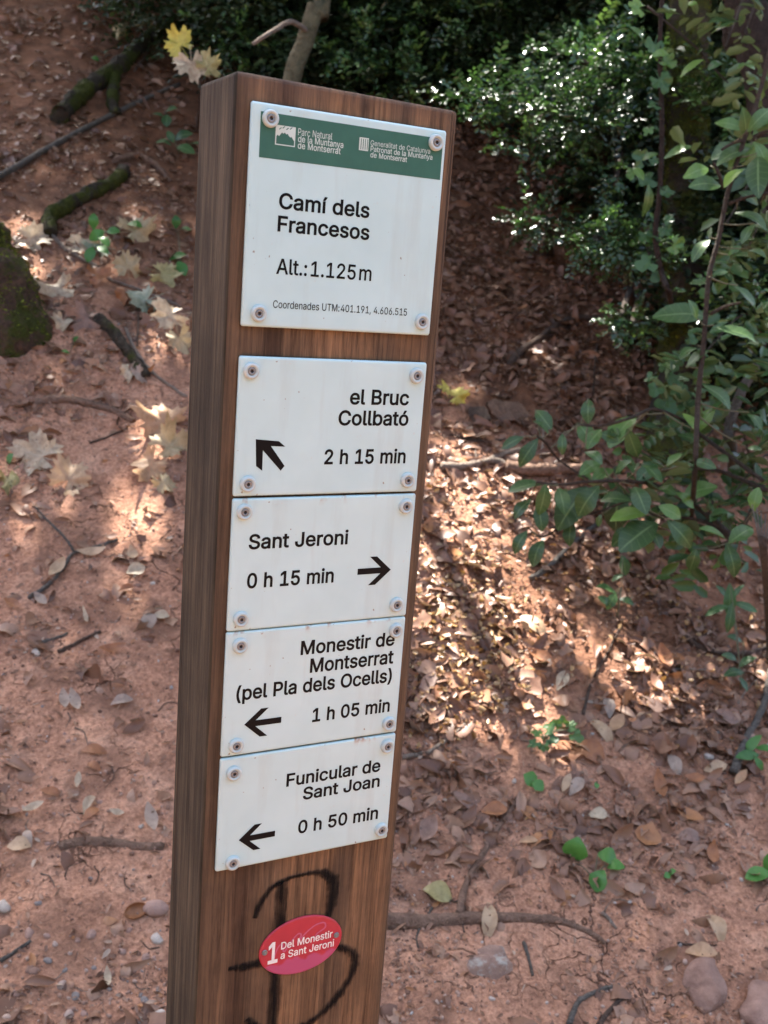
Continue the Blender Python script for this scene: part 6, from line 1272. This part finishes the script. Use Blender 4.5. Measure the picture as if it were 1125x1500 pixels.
# upright oak sapling at the right edge
s0 = at(1008, 800); ok_ = empty('oak_sapling', tuple(s0)); tag(ok_, 'upright young oak stem at the right edge with big toothed pale green leaves', 'sapling'); dk = 2.55
pts = cr_points([s0, P8((893, 560), dk), P8((905, 300), dk), P8((925, 90), dk), P7((940, 870), dk), P7((970, 750), dk), P7((1000, 600), dk), P7((1050, 440), dk), P7((1105, 270), dk), P7((1150, 60), dk)], 6)
tube_obj('stem', [(pts, np.linspace(.0068, .005, len(pts)))], M['stem'], 9, .06, ok_); SH = [pts]; EN = []
for a_, b_ in (((1000, 640), (1125, 608)), ((1050, 440), (980, 470)), ((945, 985), (1040, 950)), ((1078, 440), (1130, 410)), ((985, 590), (955, 510))):
    pts = cr_points([P7(a_, dk), P7(((a_[0]+b_[0])/2, (a_[1]+b_[1])/2-6), dk-.02), P7(b_, dk-.03)], 4); tube_obj('twig', [(pts, np.linspace(.005, .003, len(pts)))], M['stem'], 6, .06, ok_); SH.append(pts)
SL = [((1058, 400), (962, 380), .8), ((1062, 408), (1135, 335), .6), ((1085, 440), (1128, 525), .75), ((1085, 442), (1000, 520), .7), ((1092, 480), (1095, 610), .25), ((1070, 450), (952, 485), .25), ((1070, 455), (960, 510), .35), ((1028, 655), (1128, 712), .4), ((940, 745), (885, 815), .35), ((935, 985), (765, 985), .5), ((1030, 895), (1095, 968), .45),
      ((955, 1020), (1095, 1062), .5), ((985, 575), (885, 578), .5), ((945, 520), (868, 550), .8), ((1050, 520), (985, 578), 1.), ((1000, 800), (1040, 770), .5), ((1060, 440), (1050, 340), .5), ((950, 860), (1000, 850), .4), ((905, 1000), (880, 940), .45), ((1100, 640), (1040, 600), .35), ((1060, 780), (1120, 800), .4), ((1080, 700), (1040, 760), .35)]
for k, (a_, b_, tn) in enumerate(SL):
    dd = dk+random.uniform(-.08, .08); leaf_between(ok_, P7(a_, dd), P7(b_, dd+random.uniform(-.05, .02)), 'oak', tn, .46 if k else .42, k+60); EN.append(P7(a_, dd))
for k, (a_, b_, tn) in enumerate([((865, 185), (935, 130), .45), ((930, 238), (1012, 312), .45), ((905, 120), (850, 150), .45), ((1065, 330), (1110, 380), .35), ((1060, 440), (1105, 445), .35)]):
    dd = dk+.02; leaf_between(ok_, P8(a_, dd), P8(b_, dd-.02), 'oak', tn, .6 if k in (0,) else .48, k+90); EN.append(P8(a_, dd))
petioles(ok_, SH, EN)
# ivy vine climbing in front of the mossy trunk
v0 = at(985, 470); vine = empty('ivy_vine', tuple(v0)); tag(vine, 'thin ivy vine with heart shaped leaves hanging straight down in front of the mossy trunk', 'vine'); dv = 2.95
pts = cr_points([v0, P7((820, 940), dv), P7((790, 850), dv), P7((772, 740), dv), P7((785, 600), dv), P7((792, 450), dv), P7((790, 300), dv), P7((786, 150), dv), P7((793, 0), dv), P7((800, -120), dv)], 7)
tube_obj('stem', [(pts, np.linspace(.0085, .006, len(pts)))], M['redbark'], 7, .12, vine)
pts = cr_points([P7((745, 20), dv), P7((830, 90), dv), P7((900, 150), dv), P7((960, 220), dv), P7((1000, 260), dv)], 5); tube_obj('stem', [(pts, np.linspace(.004, .002, len(pts)))], M['stem'], 5, .1, vine)
_ivy = {}
def ivy(parent, px, py, rpx, deg, tn, d, seed, sx=1.):
    L_ = rpx*d/FPX; v, f = lobed(L_, 3 if seed % 2 else 5, .22, .18, seed, 6, True); v = v*np.array([1, sx, 1])
    me = mesh_np('leaf', v, f, M['ivy'], tint=tn); a_ = pt(px, py, d); b_ = pt(px+10*math.cos(R(deg)), py+10*math.sin(R(deg)), d-.004)
    o = leaf_between(parent, a_, b_, mesh=me); return o
IV = [(785, 250, 24, 60, .5), (770, 140, 22, 100, .6), (800, 190, 18, 20, .75), (755, 562, 22, 170, .35), (806, 600, 20, 30, .4), (752, 825, 22, 160, .55), (832, 770, 20, 20, .85), (770, 740, 18, 200, .35), (800, 720, 16, 60, .35), (778, 855, 16, 110, .35), (750, 405, 12, 120, .7), (805, 690, 12, -30, .5), (720, 25, 24, 200, 1.), (700, 540, 14, 120, .75), (765, 500, 12, 40, .4), (770, 330, 16, 170, .35), (745, 740, 16, 150, .45), (730, 500, 20, 220, .3)]
for k, (x_, y_, r_, dg2, tn) in enumerate(IV): q = pix((x_, y_), Z7); ivy(vine, q[0], q[1], r_, dg2, tn, dv-.02+random.uniform(-.03, .03), k)
IV8 = [(800, 178, 16, 60, .45), (762, 215, 15, 140, .4), (820, 218, 17, 40, .35), (775, 255, 18, 120, .5), (846, 258, 20, 30, .5), (805, 300, 26, 60, .45), (865, 305, 24, 10, .4), (830, 340, 18, 80, .35), (850, 150, 18, 90, .35), (880, 100, 14, 30, .35)]
for k, (x_, y_, r_, dg2, tn) in enumerate(IV8): q = pix((x_, y_), Z8); ivy(vine, q[0], q[1], r_*1.0, dg2, tn, 2.75+random.uniform(-.05, .05), k+30)
VL = [((845, 238), (918, 182), .9), ((938, 106), (1002, 74), .9), ((795, 490), (888, 454), .7), ((738, 684), (757, 582), .45), ((822, 165), (768, 168), .9), ((740, 130), (700, 80), .6), ((1010, 65), (945, 60), .5), ((1045, 60), (975, 75), .5), ((865, 5), (905, 18), .9), ((1085, 195), (1030, 205), .7), ((990, 190), (940, 210), .5), ((830, 20), (810, 50), .9), ((725, 500), (775, 480), .6), ((700, 520), (735, 560), .8)]
for k, (a_, b_, tn) in enumerate(VL): leaf_between(vine, P7(a_, dv-.1), P7(b_, dv-.14), 'oak', tn, .36, k+120)
# bare grey shoot and right-hand stems
g0 = at(1075, 735); gs = empty('bare_shoot', tuple(g0)); tag(gs, 'bare grey brown shoot standing behind the oak sapling at the right edge', 'shoot')
pts = cr_points([g0, P8((1010, 440), 2.9), P8((1000, 390), 2.9), P8((1035, 280), 2.9), P8((1088, 182), 2.9)], 6); tube_obj('stem', [(pts, np.linspace(.016, .012, len(pts)))], M['greystick'], 9, .1, gs)
g0 = at(1125, 970); gs = empty('bare_shoot', tuple(g0)); tag(gs, 'thin upright grass like stems at the right edge above the bent branch', 'shoot')
for k in range(5):
    pts = cr_points([g0+np.array([.01*k, 0, 0]), P8((1105+4*k, 800), 2.3), P8((1075+14*k, 620+10*k), 2.3)], 6); tube_obj('stem', [(pts, np.linspace(.003, .0015, len(pts)))], M['greystick'], 5, .1, gs)
for px, py, dist, r_, n, lb, kd in ((1085, 330, 2.9, (.12, .10, .16), 16, 'leafy oak branch behind the sapling at the upper right edge', 'oak'), (1100, 60, 2.9, (.12, .10, .12), 16, 'leafy oak branch in the top right corner', 'oak'), 
     (1080, 520, 2.8, (.14, .10, .12), 18, 'leafy oak branch at the right edge at mid height', 'oak'), (1030, 640, 2.85, (.14, .10, .10), 20, 'mass of dark oak leaves around the foot of the sapling', 'oak'), (1000, 735, 2.8, (.16, .10, .09), 22, 'low oak leaves crowding the ground under the sapling', 'oak'), (1100, 690, 2.7, (.10, .08, .14), 12, 'oak leaves low at the right edge', 'oak')):
    spray_bush('oak_branch', [(pt(px, py, dist), r_)], n, .056, M[kd], lb, 'branch', 8, .17, 2, 'oak branches at the right edge', tmean=.35, kindf='six', lw=.5, foot=at(min(px+60, 1150), py+40), srad=.4)
# ---- seedlings ----------------------------------------------------
def seedling(px, py, leaves, label, mk='clover', rise=.05, wid=.8, tmean=.4, cat='seedling', lobedv=False, stem_to=None):
    """leaves: (px, py, radius px, heading deg) tips grow from a short stalk at px,py"""
    q0 = at(px, py); root = empty('seedling', tuple(q0)); tag(root, label, cat)
    for k, (x_, y_, r_, dg2) in enumerate(leaves):
        c = in_front(x_, y_, rise); dd = float((c-CAMP)@FWD)
        e = pt(x_-r_*math.cos(R(dg2)), y_-r_*math.sin(R(dg2)), dd+.0); t_ = pt(x_+r_*math.cos(R(dg2)), y_+r_*math.sin(R(dg2)), dd-.01)
        pts = cr_points([q0, (q0+e)/2+np.array([0, 0, .01]), e], 4); tube_obj('stem', [(pts, np.linspace(.0016, .001, len(pts)))], M['stemgreen'], 5, .05, root)
        if lobedv: ivy2(root, e, t_, r_*dd/FPX*1.25, k, mk, tmean)
        else: leaf_between(root, e, t_, mk, min(1, max(0, random.gauss(tmean, .15))), wid, k+int(px))
    return root
def ivy2(root, e, t_, L_, k, mk, tn):
    v, f = lobed(L_, 3 if k % 2 else 5, .16, .2, k, 6, True); me = mesh_np('leaf', v, f, M[mk], tint=max(0, min(1, random.gauss(tn, .2)))); leaf_between(root, e*.5+t_*.5, t_, mesh=me)
seedling(870, 1290, [(843, 1246, 18, -80), (890, 1254, 15, 20), (902, 1268, 13, 0), (877, 1290, 17, 110)], 'four round bright green leaves of a seedling on the lower right clay', wid=.95, rise=.03, tmean=.7)
seedling(785, 1160, [(778, 1142, 12, -140), (788, 1150, 11, 40)], 'single small bright green seedling on the clay below the drift', wid=.9, rise=.03, tmean=.7)
seedling(795, 1085, [(790, 1076, 12, 200), (802, 1068, 13, -30), (784, 1088, 11, 150), (806, 1082, 11, 20), (835, 1064, 12, -20), (842, 1076, 11, 40), (796, 1092, 10, 90), (825, 1058, 11, -90), (814, 1062, 10, -60)], 'clump of small green ivy seedlings in the drift right of the post', 'ivy', lobedv=True, tmean=.7, cat='plant clump')
seedling(1118, 1290, [(1112, 1280, 20, 170), (1128, 1262, 16, -60)], 'bright green leaf pushing in at the lower right edge', wid=.6, rise=.03, tmean=.9)
seedling(982, 1282, [(984, 1277, 6, -20), (978, 1282, 5, 160)], 'very tiny green sprout on the lower right clay', rise=.01, tmean=.7)
seedling(875, 1155, [(874, 1150, 5, 80)], 'tiny yellow green speck of a leaf on the clay', rise=.01, tmean=.9)
seedling(905, 905, [(915, 828, 15, 80), (905, 845, 10, 150), (890, 862, 16, 200), (896, 880, 14, 120), (918, 880, 12, 20), (886, 880, 11, 220)], 'little green sprig standing below the hanging oak shoot', 'ivy', rise=.10, wid=.55, tmean=.45)
seedling(1085, 990, [(1069, 880, 26, 90), (1052, 892, 20, 160), (1092, 888, 20, 20), (1070, 905, 22, 100), (1060, 868, 14, 230), (1080, 866, 14, -50)], 'seedling with long leaves radiating from a tall stem at the right edge', 'ivy', rise=.14, wid=.34, tmean=.5)
seedling(1100, 1120, [(1102, 1090, 18, -50), (1096, 1106, 17, 175), (1122, 1096, 16, 10), (1112, 1118, 12, 60)], 'pointed green seedling at the right edge beside the bent branch', 'clover', rise=.06, wid=.45, tmean=.4)
seedling(1085, 1010, [(1076, 985, 15, 170), (1094, 968, 15, -30), (1070, 962, 12, 200), (1090, 1002, 12, 60), (1078, 935, 12, 200)], 'dark green sprig on the drift near the right edge', 'ivy', rise=.07, wid=.5, tmean=.3)
seedling(148, 380, [(137, 324, 12, -90), (142, 344, 13, 150), (152, 352, 11, 40), (165, 338, 10, 0), (132, 372, 12, 110), (150, 365, 10, 30), (196, 328, 12, 10)], 'green seedling with oval leaves above the fallen pale leaves at left', rise=.09, wid=.65, tmean=.35)
seedling(262, 225, [(240, 208, 12, 190), (268, 198, 14, -20), (272, 218, 14, 20), (250, 200, 10, -120), (285, 210, 10, 0)], 'small green plant close to the left side of the post', 'ivy', rise=.08, wid=.6, tmean=.5)
seedling(265, 385, [(260, 375, 13, 160), (266, 392, 12, 60), (258, 325, 10, -90), (270, 335, 9, 0), (250, 395, 10, 200)], 'green seedling tucked against the left side of the post', rise=.05, wid=.7, tmean=.35)
seedling(268, 40, [(245, 16, 16, 200), (262, 10, 14, -90), (278, 14, 16, -20), (252, 26, 13, 150), (282, 24, 14, 30), (290, 5, 14, -20)], 'leafy green shoot in the dark above the yellow leaves', 'ivy', rise=.15, wid=.4, tmean=.5)
seedling(14, 680, [(14, 672, 9, -60)], 'lone little green leaf at the left edge above the olive leaf', rise=.01, tmean=.5)
seedling(112, 505, [(110, 498, 7, -60), (96, 515, 6, 200)], 'tiny green sprout beside the mossy trunk foot', rise=.02, tmean=.5)
seedling(148, 90, [(140, 86, 6, 200)], 'tiny green leaf beside the mossy log', rise=.03, tmean=.4)
seedling(245, 165, [(232, 168, 9, 200), (250, 160, 9, -20), (244, 176, 9, 90)], 'small dull green sprout above the long grey stick', 'ivy', rise=.05, tmean=.3)

# tell look-alike labels apart by their order across the view
bpy.context.view_layer.update()
_by = {}
for o in COL.objects:
    if o.parent is None and o.get('category') and o.get('label'): _by.setdefault(o['label'], []).append(o)
for lb, L_ in _by.items():
    if 1 < len(L_) <= 6:
        L_.sort(key=lambda o: project(np.array(o.matrix_world.translation)[None])[0][0])
        nm = ['left one', 'right one'] if len(L_) == 2 else ['leftmost', 'second from left', 'third from left', 'fourth from left', 'fifth from left', 'sixth from left'][:len(L_)]
        for o, a_ in zip(L_, nm):
            t = lb+', '+a_
            while len(t.split()) > 16 and ' the ' in t: t = t.replace(' the ', ' ', 1)
            o['label'] = t
